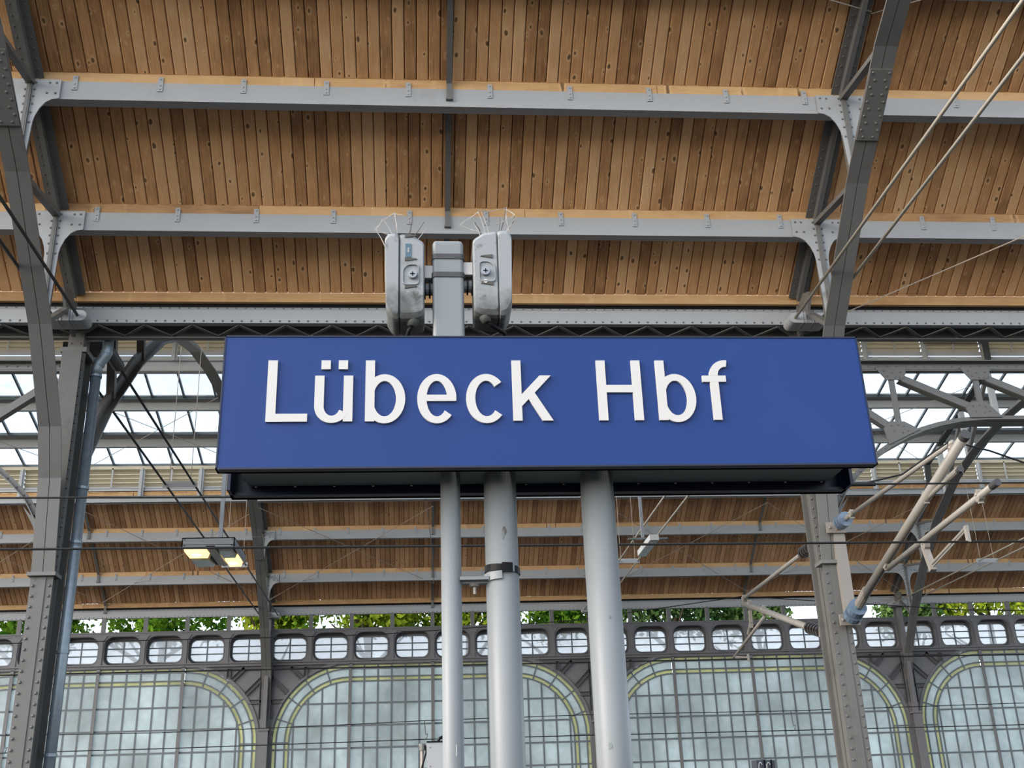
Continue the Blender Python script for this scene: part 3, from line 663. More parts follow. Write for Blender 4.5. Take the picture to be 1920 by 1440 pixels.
rods('pair of tie rods right of the thickest pole', XT[2], YN2+0.6, Y2-0.3, 0.25, 'rod', 'far tie rods', hang=(21.0, 27.8))
rods('pair of tie rods at the lower right edge', XT[3], YN2+0.6, Y2-0.3, 0.25, 'rod', 'far tie rods', hang=(21.0, 28.4))
# tie rod sleeve at the left column on the far side
t = thing('rod_anchor', 'dark steel anchor drum behind the zinc downpipe', 'anchor', (XT[1]+0.2, 14.9, 8.0))
MB().tube((XT[1]+0.27, 14.45, 8.15), (XT[1]+0.27, 15.05, 8.15), 0.085, 14).build('drum', 'roddark', t, smooth=False)
MB().tube((XT[1]-0.27, 14.45, 8.15), (XT[1]-0.27, 15.05, 8.15), 0.085, 14).build('drum', 'roddark', t)
MB().box(XT[1]-0.3, XT[1]+0.3, 14.3, 14.5, 8.05, 8.2).build('yoke_bar', 'roddark', t)

# ------------------------------------------------------------------ downpipe
t = thing('downpipe', 'galvanised zinc downpipe with an offset bend on the left column', 'pipe', (-4.385, 14.1, 0.0))
px, py = -4.385, 14.12
MB().tube((px, py, 0), (px, py, 7.62), 0.068, 16).build('pipe', 'zinc', t, smooth=True); pipe_ = t.children[0]
MB().path([(px, py, 7.58), (px, py, 7.72), (px+0.02, py, 7.79), (px+0.09, py+0.0, 7.90), (px+0.11, py, 7.97), (px+0.11, py, 8.22)], [0.074, 0.074, 0.074, 0.074, 0.074, 0.074], 16).build('offset_bend', 'zinc', t, smooth=True)
for z in (7.58, 7.76, 7.93, 6.0, 5.28, 5.2, 3.9, 2.7):
    MB().tube((px + (0 if z < 7.7 else 0.015 if z < 7.8 else 0.10), py, z), (px + (0 if z < 7.7 else 0.03 if z < 7.8 else 0.108), py, z+0.035), 0.079, 16).build('collar', 'zinc', pipe_)
MB().box(px-0.02, px+0.02, py+0.05, py+0.2, 5.27, 5.31).build('bracket', 'zinc', t)

# ------------------------------------------------------------------ lantern of the far hall
def GZ(d): return 11.92+(-3.65-d)*0.293            # glass plane: offset from the far eave -> height
LBL = ['left edge', 'left of the sign', 'right of the sign', 'right edge']
def slat_mesh(L): return MB().prism([(0.05, -0.005), (0.06, 0.0), (-0.058, 0.135), (-0.058, 0.105), (-0.07, 0.10), (-0.07, 0.135)], lambda u, v, d: (d, u, v), 0, L).mesh('slat', 'louvre')
SLAT = slat_mesh(10/6-0.10)
def pane_rect(w, h, t, name, m):  # centred, thin
    return MB().box(-w/2, w/2, -h/2, h/2, -t/2, t/2).mesh(name, m)
for i in range(4):
    x0, x1 = XT[i], XT[i+1]
    # base beam
    t = thing('lantern_beam', f'pale beam under the lower louvre of the roof lantern, {LBL[i]}', 'beam', ((x0+x1)/2, Y2-3.7, 10.7), 'lantern beams')
    b = MB(); y = Y2-3.7; b.box(x0, x1, y, y+0.014, 10.78, 10.95); b.box(x0, x1, y, y+0.13, 10.78, 10.795); b.box(x0, x1, y-0.03, y+0.1, 10.95, 10.965); b.build('channel', 'purlin', t)
    link('timber_batten', MB().box(-0.05, 0.05, 0, x1-x0, 0, 0.12).mesh('timber_batten', 'batten'), t, loc=(x0, y+0.06, 10.99), rot=(0, 0, -math.pi/2))
    b = MB(); b.box(x0, x1, y+0.0, y+0.05, 11.13, 11.19); b.box(x0, x1, y+0.02, y+0.07, 11.21, 11.26); b.build('sill_rails', 'lantern', t)
    # two tiers of louvres
    for tier, (yl, zl, nz, nm) in enumerate(((Y2-3.72, 11.26, 4, 'lower'), (Y2-8.2, 13.52, 5, 'upper'))):
        t = thing('louvre', f'{nm} cream louvre of the roof lantern, {LBL[i]}', 'louvre', ((x0+x1)/2, yl, zl), 'lantern louvres')
        for p in range(6):
            xp = x0+p*10/6
            for k in range(nz): link('slat', SLAT, t, loc=(xp+0.05, yl+0.10, zl+k*0.125))
            b = MB(); b.box(xp-0.075, xp+0.075, yl-0.02, yl-0.005, zl-0.30, zl+nz*0.125+0.05); b.box(xp-0.02, xp+0.02, yl-0.05, yl-0.02, zl-0.30, zl+nz*0.125+0.05)
            for s in (-1, 1):
                for kk in range(5): b.dome((xp+s*0.05, yl-0.02, zl-0.25+kk*0.18), (0, -1, 0), 0.014)
            b.build('post', 'lantern', t)
            b = MB(); xm = xp+10/12; b.box(xm-0.022, xm+0.022, yl-0.03, yl-0.01, zl-0.02, zl+nz*0.125+0.04); b.build('stay', 'lantern', t)
        MB().box(x0, x1, yl-0.03, yl+0.06, zl+nz*0.125, zl+nz*0.125+0.10).build('head_rail', 'lantern' if tier else 'louvre', t)
    # glazing
    t = thing('window_%d' % (20+i), f'three rows of bright roof glazing in the lantern, {LBL[i]}', 'skylight', ((x0+x1)/2, Y2-6, 12.5), kind='structure')
    ang = math.atan(-0.293)
    rows = [(-3.66, -4.58), (-5.14, -6.28), (-6.68, -7.86)]
    for da, db in rows:
        Lr = math.hypot(db-da, GZ(db)-GZ(da)); pm = pane_rect(10/12-0.05, Lr, 0.008, 'pane', 'gsky')
        for k in range(12): link('pane', pm, t, loc=(x0+(k+0.5)*10/12, Y2+(da+db)/2, GZ((da+db)/2)), rot=(ang, 0, 0))
        for k in range(12):
            b = MB(); x = x0+k*10/12
            b.beam((x, Y2+da+0.02, GZ(da)), (x, Y2+db-0.02, GZ(db)), 0.05, 0.07); b.build('glazing_bar', 'bar', t)
        for dd in (da, db): MB().box(x0, x1, Y2+dd-0.025, Y2+dd+0.025, GZ(dd)-0.05, GZ(dd)+0.03).build('frame_rail', 'bar', t)
    for dd in (-4.86, -6.48):
        b = MB(); b.box(x0, x1, Y2+dd-0.01, Y2+dd+0.004, GZ(dd)-0.22, GZ(dd)+0.10); b.box(x0, x1, Y2+dd, Y2+dd+0.1, GZ(dd)-0.22, GZ(dd)-0.205); b.beam((x0, Y2+dd, GZ(dd)+0.04), (x1, Y2+dd, GZ(dd)+0.04), 0.5, 0.03, up=(0, 0.28, 0.96)); b.build('purlin_beam', 'lantern', t)
    b = MB(); yy = Y2-8.05; b.box(x0, x1, yy, yy+0.014, 13.02, 13.25); b.box(x0, x1, yy, yy+0.2, 13.00, 13.015); b.box(x0, x1, yy-0.05, yy+0.05, 13.27, 13.40); b.box(x0, x1, yy-0.10, yy-0.085, 13.40, 13.52); b.build('top_beam', 'lantern', t)
    # the other slope of the lantern, out of sight above the eave
    for da, db in rows:
        Lr = math.hypot(db-da, GZ(db)-GZ(da)); pm = pane_rect(9.9, Lr, 0.008, 'pane', 'gsky')
        link('pane', pm, t, loc=((x0+x1)/2, 2*YC2-(Y2+(da+db)/2), GZ((da+db)/2)), rot=(-ang, 0, 0))
b = MB(); b.box(-16, 26, YC2-2.4, YC2+2.4, 14.3, 14.4); tag(b.build('ceiling_cap', 'roofing'), 'closed cap roof on top of the lantern', kind='structure')
# foot of the near hall's lantern, just above the picture's top edge
for i, nm in ((0, 'left'), (1, 'middle'), (2, 'right')):
    x0, x1 = XT[i], XT[i+1]; y = Y1-3.7
    t = thing('lantern_beam', f'pale beam with riser and glazing above the near boards, {nm} bay', 'beam', ((x0+x1)/2, y, 10.78), 'lantern beams')
    b = MB(); b.box(x0, x1, y, y+0.014, 10.87, 10.98); b.box(x0, x1, y, y+0.13, 10.87, 10.885); b.build('channel', 'purlin', t)
    link('timber_batten', MB().box(-0.05, 0.05, 0, x1-x0, 0, 0.12).mesh('timber_batten', 'batten'), t, loc=(x0, y+0.06, 10.96), rot=(0, 0, -math.pi/2))
    MB().box(x0, x1, y+0.02, y+0.10, 11.08, 11.90).build('riser', 'louvre', t)
    for k in range(12):
        xa = x0+k*10/12
        v = [(xa+0.02, y+0.05, 11.92), (xa+10/12-0.02, y+0.05, 11.92), (xa+10/12-0.02, y-4.16, 13.15), (xa+0.02, y-4.16, 13.15)]
        MB().add(v, [(0, 1, 2, 3)]).build('pane', 'gsky', t)
        MB().beam((xa, y+0.05, 11.9), (xa, y-4.16, 13.13), 0.05, 0.07).build('glazing_bar', 'bar', t)
t = thing('tube_lamp', 'white tube lamp fixed under the upper louvre at the right', 'lamp', (14.6, Y2-8.5, 13.6))
MB().tube((13.75, Y2-8.5, 13.79), (15.15, Y2-8.5, 13.79), 0.06, 10).build('tube', 'tubew', t, smooth=True)
MB().box(13.7, 15.3, Y2-8.47, Y2-8.40, 13.78, 13.88).build('housing', 'lampbox', t)
for x in (13.7, 15.3): MB().box(x-0.03, x+0.03, Y2-8.55, Y2-8.2, 13.72, 13.87).build('bracket', 'lantern', t)

# ------------------------------------------------------------------ outer wall of the far hall
YW = Y2
wall = thing('wall_far', 'outer wall of riveted steel panels with arched and oval windows', 'wall', (5, YW, 0), kind='structure')
MB().box(-16, 26, YW+0.02, YW+0.35, -0.8, 2.05).build('dado', 'plaster', wall)
b = MB(); b.box(-16, 26, YW-0.06, YW+0.20, 7.735, 7.775); b.box(-16, 26, YW-0.045, YW-0.03, 7.66, 7.735); b.build('sill_rail', 'wallsteel', wall)
b = MB(); b.box(-16, 26, YW-0.08, YW+0.1, 6.765, 6.80); b.box(-16, 26, YW-0.045, YW-0.03, 6.69, 6.765); b.box(-16, 26, YW-0.06, YW+0.1, 6.68, 6.70); b.build('lower_rail', 'wallsteel', wall)
MB().box(-16, 26, YW-0.02, YW+0.12, 6.66, 6.76).build('closing_strip', 'wallsteel', wall)  # added behind the rail to block sun leaking in above the windows
rv = MB()
for i in range(330):
    x = -14.6+i*0.11
    rv.dome((x, YW-0.045, 7.70), (0, -1, 0), 0.014, n=5); rv.dome((x, YW-0.045, 6.73), (0, -1, 0), 0.014, n=5)
rv.build('rivets', 'truss', wall, kind='stuff')
for k in range(34):
    x = -14.64+k*1.25
    if (k % 8) == 0: continue
    MB().box(x-0.06, x+0.06, YW-0.02, YW+0.08, 7.775, 8.22).build('opening_post', 'truss', wall)

def rrect(w, h, r, n=5, cx=0, cz=0):
    pts = []
    for qx, qz, a0 in ((1, 1, 0), (-1, 1, 90), (-1, -1, 180), (1, -1, 270)):
        for i in range(n+1):
            a = R(a0+90*i/n); pts.append((cx+qx*(w/2-r)+r*math.cos(a), cz+qz*(h/2-r)+r*math.sin(a)))
    return pts
def to_rect(pts, x0, x1, z0, z1, cx=0, cz=0):
    out = []
    for u, v in pts:
        du, dv = u-cx, v-cz; s = min(((x1-cx) if du > 0 else (x0-cx))/du if abs(du) > 1e-9 else 1e9, ((z1-cz) if dv > 0 else (z0-cz))/dv if abs(dv) > 1e-9 else 1e9)
        out.append((cx+du*s, cz+dv*s))
    return out
# oval window module (origin at its centre, wall plane y = 0)
ZO = 7.215
def with_corners(hole, x0, x1, z0, z1):
    """add rays through the rectangle corners so that the outline keeps them"""
    import math as m_
    ang = lambda p: m_.atan2(p[1], p[0]); res = list(hole)
    for c in ((x1, z1), (x0, z1), (x0, z0), (x1, z0)):
        a = ang(c); n = len(hole)
        for i in range(n):
            p, q = Vector(hole[i]), Vector(hole[(i+1) % n]); d = Vector((m_.cos(a), m_.sin(a))); e = q-p
            den = d.x*e.y-d.y*e.x
            if abs(den) < 1e-9: continue
            tt = (p.x*e.y-p.y*e.x)/den; s = (p.x*d.y-p.y*d.x)/den
            if tt > 0 and 0 <= s < 1: res.append(tuple(d*tt)); break
    res.sort(key=ang); return res
def oval_parts():
    hole = rrect(1.08, 0.86, 0.27); hole = with_corners(hole, -0.625, 0.625, -0.47, 0.47); out = to_rect(hole, -0.625, 0.625, -0.47, 0.47)
    a = MB(); a.ringprism(hole, out, XZ(0), -0.03, -0.015)
    b = MB(); b.ringprism(hole, [(u*1.012, v*1.012) for u, v in hole], XZ(0), -0.035, 0.22); 
    back = rrect(0.97, 0.63, 0.17); back = with_corners(back, -0.60, 0.60, -0.46, 0.46); bo = to_rect(back, -0.60, 0.60, -0.46, 0.46)
    sh = lambda P: [(u, v-0.01) for u, v in P]
    b.ringprism(sh(back), bo, XZ(0), 0.20, 0.215)
    ring_i = rrect(0.97, 0.63, 0.17); ring_o = rrect(1.05, 0.71, 0.20)
    b.ringprism(sh(ring_i), sh(ring_o), XZ(0), 0.175, 0.20)
    for i in range(30):
        t_ = i/30; n = len(ring_o); k = t_*n; p = Vector(ring_o[int(k)]).lerp(Vector(ring_o[(int(k)+1) % n]), k % 1); b.dome((p.x, 0.20, p.y-0.01), (0, -1, 0), 0.012, n=5)
    c = MB(); c.box(-0.02, 0.02, 0.18, 0.205, -0.325, 0.305)
    for z in (-0.115, 0.095): c.box(-0.485, 0.485, 0.182, 0.205, z-0.018, z+0.018)
    return a, b, c
oa, ob, oc = oval_parts()
OA = oa.mesh('panel', 'wallsteel'); OB = ob.mesh('recess_frame', 'wallsteel'); OC = oc.mesh('glazing_bars', 'bar')
def clip_poly(poly, region):
    """Sutherland-Hodgman, region convex and counter-clockwise"""
    out = poly
    for i in range(len(region)):
        a, c = region[i], region[(i+1) % len(region)]; src, out = out, []
        ins = lambda p: (c[0]-a[0])*(p[1]-a[1])-(c[1]-a[1])*(p[0]-a[0]) >= -1e-9
        for j in range(len(src)):
            p, q = src[j], src[(j+1) % len(src)]
            if ins(p): out.append(p)
            if ins(p) != ins(q):
                d1 = (c[0]-a[0])*(p[1]-a[1])-(c[1]-a[1])*(p[0]-a[0]); d2 = (c[0]-a[0])*(q[1]-a[1])-(c[1]-a[1])*(q[0]-a[0]); s = d1/(d1-d2)
                out.append((p[0]+(q[0]-p[0])*s, p[1]+(q[1]-p[1])*s))
        if len(out) < 3: return []
    return out
reg = [(u, v-0.01) for u, v in rrect(0.97, 0.63, 0.17)]
OP = []
for ix in (0, 1):
    for zz in ((-0.33, -0.127), (-0.103, 0.083), (0.107, 0.31)):
        x0, x1 = (-0.49, -0.014) if ix == 0 else (0.014, 0.49)
        OP.append(MB().prism(clip_poly([(x0, zz[0]), (x1, zz[0]), (x1, zz[1]), (x0, zz[1])], reg), XZ(0), 0.192, 0.198).mesh('pane', 'frostw'))
num = 30
ORD = ['first', 'second', 'third', 'fourth', 'fifth', 'sixth', 'seventh', 'eighth']
BN = ['left of the left column', 'in the bay behind the left end of the sign', 'in the bay right of the thickest pole', 'in the bay at the right edge']
BN = ['over the left-edge arched window', 'over the middle arched window', 'over the arched window crossed by the right column', 'over the right-edge arched window']
for bay in range(4):
    for k in range(8):
        x = XT[bay]+0.625+1.25*k
        if x < -13.6 or x > 20: continue
        w = thing('window_%d' % num, f'{ORD[k]} oval window from the left {BN[bay]}', 'window', (x, YW, ZO), kind='structure'); num += 1
        for nm, me in (('panel', OA), ('recess_frame', OB), ('glazing_bars', OC)):
            o = link(nm, me, w, loc=(x, YW, ZO))
        for me in OP: link('pane', me, w, loc=(x, YW, ZO))
        for s in (-1,):
            b = MB(); xd = x+s*0.625; b.box(xd-0.055, xd+0.055, YW-0.05, YW-0.03, 6.80, 7.66)
            b.prism([(xd-0.055, 7.5), (xd+0.055, 7.5), (xd+0.15, 7.64), (xd+0.15, 7.66), (xd-0.15, 7.66), (xd-0.15, 7.64)], XZ(YW), -0.052, -0.032); b.build('divider', 'wallsteel', w)

# big arched windows
def arched(idx, xa, xb, label):
    w = thing('window_%d' % idx, label, 'window', ((xa+xb)/2, YW, 2.0), kind='structure')
    X0, X1 = xa+0.20, xb-0.20; ZT = 6.69; ZB = 2.05; RO = 2.26; zc = ZT-RO
    off = [0.0, 0.125, 0.375, 0.50]                # rim, yellow, clear, yellow
    def outline(o, n=14):
        r = RO-o; pts = [(X1-o, ZB)]
        for i in range(n+1): a = R(90*i/n); pts.append((X1-RO+r*math.cos(a), zc+r*math.sin(a)))
        for i in range(n+1): a = R(90+90*i/n); pts.append((X0+RO+r*math.cos(a), zc+r*math.sin(a)))
        pts.append((X0+o, ZB)); return pts
    # spandrel plates with the rim
    for sgn in (-1, 1):
        cx = X0+RO if sgn < 0 else X1-RO; ex = xa if sgn < 0 else xb
        arcp = [(cx+sgn*RO*math.cos(R(90*i/18)), zc+RO*math.sin(R(90*i/18))) for i in range(19)]
        outp = []
        for i in range(19):
            c_, s_ = math.cos(R(90*i/18)), math.sin(R(90*i/18)); W_, H_ = abs(ex-cx), 6.72-zc
            f = min(W_/c_ if c_ > 1e-6 else 1e9, H_/s_ if s_ > 1e-6 else 1e9); outp.append((cx+sgn*c_*f, zc+s_*f))
        b = MB(); b.ringprism(arcp, outp, XZ(YW), -0.015, 0.0, closed=False); b.box(*sorted((ex, cx+sgn*RO)), YW-0.015, YW, ZB, zc); b.build('spandrel_plate', 'wallsteel', w)
        rb = MB(); rr = [(RO, RO+0.10), (RO+0.10, RO+0.12)]
        A_ = [(cx+sgn*RO*math.cos(R(90*i/18)), zc+RO*math.sin(R(90*i/18))) for i in range(19)]; B_ = [(cx+sgn*(RO+0.07)*math.cos(R(90*i/18)), zc+(RO+0.07)*math.sin(R(90*i/18))) for i in range(17)]
        rb.ringprism(A_[:17], B_, XZ(YW), -0.05, -0.015, closed=False)
        dx, dz = sgn*math.sqrt(0.5), math.sqrt(0.5)
        # raised ribs: two parallel to the corner diagonal, two short ones
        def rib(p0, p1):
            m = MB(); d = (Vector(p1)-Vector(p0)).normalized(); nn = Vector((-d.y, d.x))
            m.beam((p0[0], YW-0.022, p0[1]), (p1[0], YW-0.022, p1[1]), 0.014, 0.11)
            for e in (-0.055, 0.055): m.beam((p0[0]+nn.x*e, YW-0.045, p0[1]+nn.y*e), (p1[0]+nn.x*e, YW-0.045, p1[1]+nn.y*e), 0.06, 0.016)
            m.build('spandrel_rib', 'ribshade', w)
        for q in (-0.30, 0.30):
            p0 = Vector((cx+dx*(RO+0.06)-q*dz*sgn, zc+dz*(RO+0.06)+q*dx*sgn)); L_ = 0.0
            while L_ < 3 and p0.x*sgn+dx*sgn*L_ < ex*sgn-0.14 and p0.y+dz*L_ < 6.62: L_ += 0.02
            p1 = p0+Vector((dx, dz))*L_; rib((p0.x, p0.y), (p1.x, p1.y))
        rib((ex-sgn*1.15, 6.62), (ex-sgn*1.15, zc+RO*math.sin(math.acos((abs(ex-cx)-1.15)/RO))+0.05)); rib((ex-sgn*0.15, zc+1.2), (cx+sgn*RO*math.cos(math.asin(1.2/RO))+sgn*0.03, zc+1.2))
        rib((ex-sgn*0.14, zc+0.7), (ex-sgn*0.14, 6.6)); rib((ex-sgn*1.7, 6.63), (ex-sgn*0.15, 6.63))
        rb.build('arch_rim', 'wallsteel', w)
        rv = MB()
        for q in (-0.21, 0.21, -0.39, 0.39):
            for j in range(7):
                p = Vector((cx+dx*(RO+0.12+j*0.13)-q*dz*sgn, zc+dz*(RO+0.12+j*0.13)+q*dx*sgn))
                if abs(p.x-ex) > 0.1 and p.x*sgn < ex*sgn and p.y < 6.6: rv.dome((p.x, YW-0.018, p.y), (0, -1, 0), 0.014, n=5)
        rv.build('rivets', 'wallsteel', w, kind='stuff')
    # concentric bars
    for o, wd in zip(off, (0.04, 0.04, 0.04, 0.04)):
        b = MB(); b.ringprism(outline(o), outline(o+wd), XZ(YW), -0.01, 0.03, closed=False); b.build('curved_bar', 'bar', w)
    inner = outline(off[3]+0.03); reg = inner      # counter-clockwise, convex
    st = BAY/24
    xs = [xa+st*k for k in range(1, 24)]
    def top_at(x, o):
        r = RO-o
        if x < X0+RO: u = X0+RO-x; return zc+math.sqrt(max(0, r*r-u*u)) if u < r else None
        if x > X1-RO: u = x-(X1-RO); return zc+math.sqrt(max(0, r*r-u*u)) if u < r else None
        return ZT-o
    zr = [6.17-0.645*k for k in range(0, 7)]        # horizontal bars; the first is hidden in the band
    for k, x in enumerate(xs):
        if (k+1) % 6 == 0: continue
        flat = X0+RO-0.05 <= x <= X1-RO+0.05
        zt = top_at(x, off[0] if flat else off[3])
        if zt is None: continue
        MB().box(x-0.024, x+0.024, YW-0.005, YW+0.025, ZB, zt).build('glazing_bar', 'bar', w)
    for z in zr[1:]:
        r = RO-off[3]; h = 0 if z < zc else (RO-math.sqrt(max(0, r*r-(z-zc)**2)))
        xl = X0+(0.0 if z < zc else h); MB().box(xl, X1-(xl-X0), YW-0.004, YW+0.024, z-0.024, z+0.024).build('glazing_bar', 'bar', w)
    for k in (6, 12, 18):
        x = xa+st*k; zt = top_at(x, 0.0) or ZT
        b = MB(); b.box(x-0.05, x+0.05, YW-0.06, YW-0.04, ZB, zt+0.03); b.box(x-0.02, x+0.02, YW-0.04, YW+0.03, ZB, zt+0.03)
        for j in range(30): b.dome((x+0.02*(1 if j % 2 else -1), YW-0.06, ZB+0.1+j*0.15), (0, -1, 0), 0.011, n=5) if ZB+0.1+j*0.15 < zt else None
        b.build('mullion', 'wallsteel', w)
    # radial bars in the corners, and their band panes
    nd = 5
    for sgn in (-1, 1):
        cx = X0+RO if sgn < 0 else X1-RO
        for j in range(0, nd):
            a = R(90*j/nd); c_, s_ = math.cos(a), math.sin(a)
            MB().beam((cx+sgn*c_*(RO-0.52), YW+0.01, zc+s_*(RO-0.52)), (cx+sgn*c_*RO, YW+0.01, zc+s_*RO), 0.03, 0.042).build('radial_bar', 'bar', w)
            for q, (oo, oi, m_) in enumerate(((off[0]+0.03, off[1], 'frosty'), (off[1]+0.03, off[2], 'frost'), (off[2]+0.03, off[3], 'frosty'))):
                g = R(0.35); A_ = [(cx+sgn*(RO-oo)*math.cos(a+g+(R(90/nd)-2*g)*i/4), zc+(RO-oo)*math.sin(a+g+(R(90/nd)-2*g)*i/4)) for i in range(5)]
                B_ = [(cx+sgn*(RO-oi)*math.cos(a+g+(R(90/nd)-2*g)*i/4), zc+(RO-oi)*math.sin(a+g+(R(90/nd)-2*g)*i/4)) for i in range(5)]
                MB().ringprism(A_, B_, XZ(YW), 0.006, 0.012, closed=False).build('pane', m_, w)
        # straight legs of the bands
        for z0, z1 in [(a_, c_) for a_, c_ in zip([ZB]+sorted(z for z in zr if z < zc-0.1), sorted(z for z in zr if z < zc-0.1)+[zc])]:
            for oo, oi, m_ in ((off[0]+0.03, off[1], 'frosty'), (off[1]+0.03, off[2], 'frost'), (off[2]+0.03, off[3], 'frosty')):
                e = sorted((X0+oo, X0+oi) if sgn < 0 else (X1-oo, X1-oi)); MB().box(e[0], e[1], YW+0.006, YW+0.012, z0+0.012, z1-0.012).build('pane', m_, w)
    # flat parts of the bands
    fx = [X0+RO]+[x for x in xs if X0+RO+0.1 < x < X1-RO-0.1]+[X1-RO]
    for x0, x1 in zip(fx, fx[1:]):
        for oo, oi, m_ in ((off[0]+0.03, off[1], 'frosty'), (off[1]+0.03, off[2], 'frost'), (off[2]+0.03, off[3], 'frosty')):
            MB().box(x0+0.012, x1-0.012, YW+0.006, YW+0.012, ZT-oi, ZT-oo).build('pane', m_, w)
    # main grid
    ex = [xa]+xs+[xb]; zs = [ZB]+sorted(zr[1:])+[6.2]
    cache = {}
    for i in range(len(ex)-1):
        for j in range(len(zs)-1):
            x0, x1, z0, z1 = ex[i]+0.014, ex[i+1]-0.014, zs[j]+0.014, zs[j+1]-0.014
            pol = clip_poly([(x0, z0), (x1, z0), (x1, z1), (x0, z1)], reg)
            if len(pol) < 3: continue
            ar = abs(sum(pol[k][0]*pol[(k+1) % len(pol)][1]-pol[(k+1) % len(pol)][0]*pol[k][1] for k in range(len(pol))))/2
            if ar < 0.004: continue
            cxp, czp = (x0+x1)/2, (z0+z1)/2
            key = (round(z1-z0, 3), len(pol)) if ar > 0.999*(x1-x0)*(z1-z0) else None
            if key and key in cache: me = cache[key]
            else:
                me = MB().prism([(u-cxp, v-czp) for u, v in pol], XZ(0), 0.006, 0.012).mesh('pane', 'frost')
                if key: cache[key] = me
            link('pane', me, w, loc=(cxp, YW, czp))
    return w
arched(1, XT[0], XT[1], 'tall frosted window with a rounded corner, left of the floodlight')
arched(2, XT[1], XT[2], 'tall frosted window with rounded corners behind the poles of the sign')
arched(3, XT[2], XT[3], 'tall frosted window with rounded corners crossed by the right column')
arched(4, XT[3], XT[4], 'tall frosted window with a rounded corner at the right edge')
for X, lb in zip(XT[1:4], ('riveted wall pilaster below the far truss at the left', 'riveted wall pilaster beside the thickest pole', 'riveted wall pilaster at the right behind the column')):
    t = thing('wall_pilaster', lb, 'pilaster', (X, YW-0.2, 0), 'wall pilasters')
    b = MB(); b.box(X-0.13, X+0.13, YW-0.27, YW-0.25, -0.8, 4.8); b.box(X-0.06, X+0.06, YW-0.25, YW-0.05, -0.8, 8.1); b.box(X-0.14, X+0.14, YW-0.05, YW-0.03, -0.8, 8.1); b.build('shaft', 'wallsteel', t)
    b = MB(); b.box(X-0.16, X+0.16, YW-0.30, YW-0.05, 4.77, 4.83); b.build('ledge', 'wallsteel', t)
    rv = MB()
    for i in range(42):
        for s in (-1, 1): rv.dome((X+s*0.105, YW-0.05, 2.2+i*0.14), (0, -1, 0), 0.014, n=5)
    rv.build('rivets', 'wallsteel', t, kind='stuff')

# ------------------------------------------------------------------ trees outside
def tree(label, x, y, h, rx, m, seed, n=6200, gap=0.0):
    rg = random.Random(seed); t = thing('tree', label, 'tree', (x, y, -0.8), 'trees behind the station wall')
    b = MB(); b.path([(x, y, -0.8), (x+0.1, y, 3), (x-0.1, y+0.1, 6.5), (x, y, h-2)], [0.26, 0.20, 0.14, 0.06], 8)
    for k in range(9):
        a = rg.uniform(0, 6.28); z = rg.uniform(5, h-4); b.path([(x, y, z), (x+math.cos(a)*rx*0.4, y+math.sin(a)*rx*0.4, z+1.0), (x+math.cos(a)*rx*0.85, y+math.sin(a)*rx*0.8, z+1.9)], [0.11, 0.07, 0.03], 6)
    b.build('trunk', 'bark', t)
    lf = MB(); cl = []
    for k in range(70):
        a = rg.uniform(0, 6.28); rr = rx*math.sqrt(rg.random()); zz = rg.uniform(10.3, h); rr *= (1-((zz-4)/(h-4))**3*0.7)
        cl.append((x+rr*math.cos(a), y+rr*math.sin(a)*0.8, zz, rg.uniform(0.55, 1.15), rg.random()))
    for k in range(n):
        cx, cy, cz, r, tone = rg.choice(cl); d = Vector((rg.gauss(0, 1), rg.gauss(0, 1), rg.gauss(0, 1))).normalized()*r*rg.uniform(0.55, 1.0)
        p = Vector((cx, cy, cz))+d; s = rg.uniform(0.08, 0.15)
        nn = (d.normalized()+Vector((rg.uniform(-1, 1), rg.uniform(-1, 1), rg.uniform(-0.3, 1.3)))).normalized(); u = nn.orthogonal().normalized(); u = Matrix.Rotation(rg.uniform(0, 6.28), 3, nn) @ u; v = nn.cross(u)
        lf.add([p-u*s*1.25, p-v*s*0.7, p+u*s*1.25, p+v*s*0.7], [(0, 1, 2), (0, 2, 3)], min(1, max(0.01, tone*0.7+rg.uniform(-0.2, 0.4))))
    lf.build('foliage', m, t, fix=False, kind='stuff')
TR = [(-16.8, 48.0, 13.8, 3.0, 'leafA', 'green leafy tree at the left edge above the wall'),
      (-11.1, 49.0, 14.0, 3.4, 'leafA', 'dense green tree above the wall left of the floodlight'),
      (-6.3, 48.0, 13.2, 2.2, 'leafB', 'bright green tree above the wall below the floodlight'),
      (-2.2, 48.5, 13.8, 2.6, 'leafB', 'yellow green sunlit tree above the wall left of the thin pole'),
      (2.1, 48.7, 14.0, 2.6, 'leafB', 'yellow green tree above the wall between the thin and middle poles'),
      (6.0, 49.1, 14.2, 2.8, 'leafA', 'dark and light green tree above the wall between the two thick poles'),
      (11.1, 49.5, 14.2, 3.0, 'leafC', 'blue green tree above the wall left of the overhead line arm'),
      (15.5, 50.0, 14.0, 2.5, 'leafC', 'dull green tree above the wall behind the lower overhead line arm'),
      (26.2, 49.3, 14.2, 2.8, 'leafB', 'pale yellow green tree above the wall at the right edge'),
      (22.7, 49.9, 12.2, 1.5, 'leafC', 'small leafy tree top above the wall right of the far truss')]
for i, (x, y, h, rx, m, lb) in enumerate(TR): tree(lb, x, y, h, rx, m, 11+i)

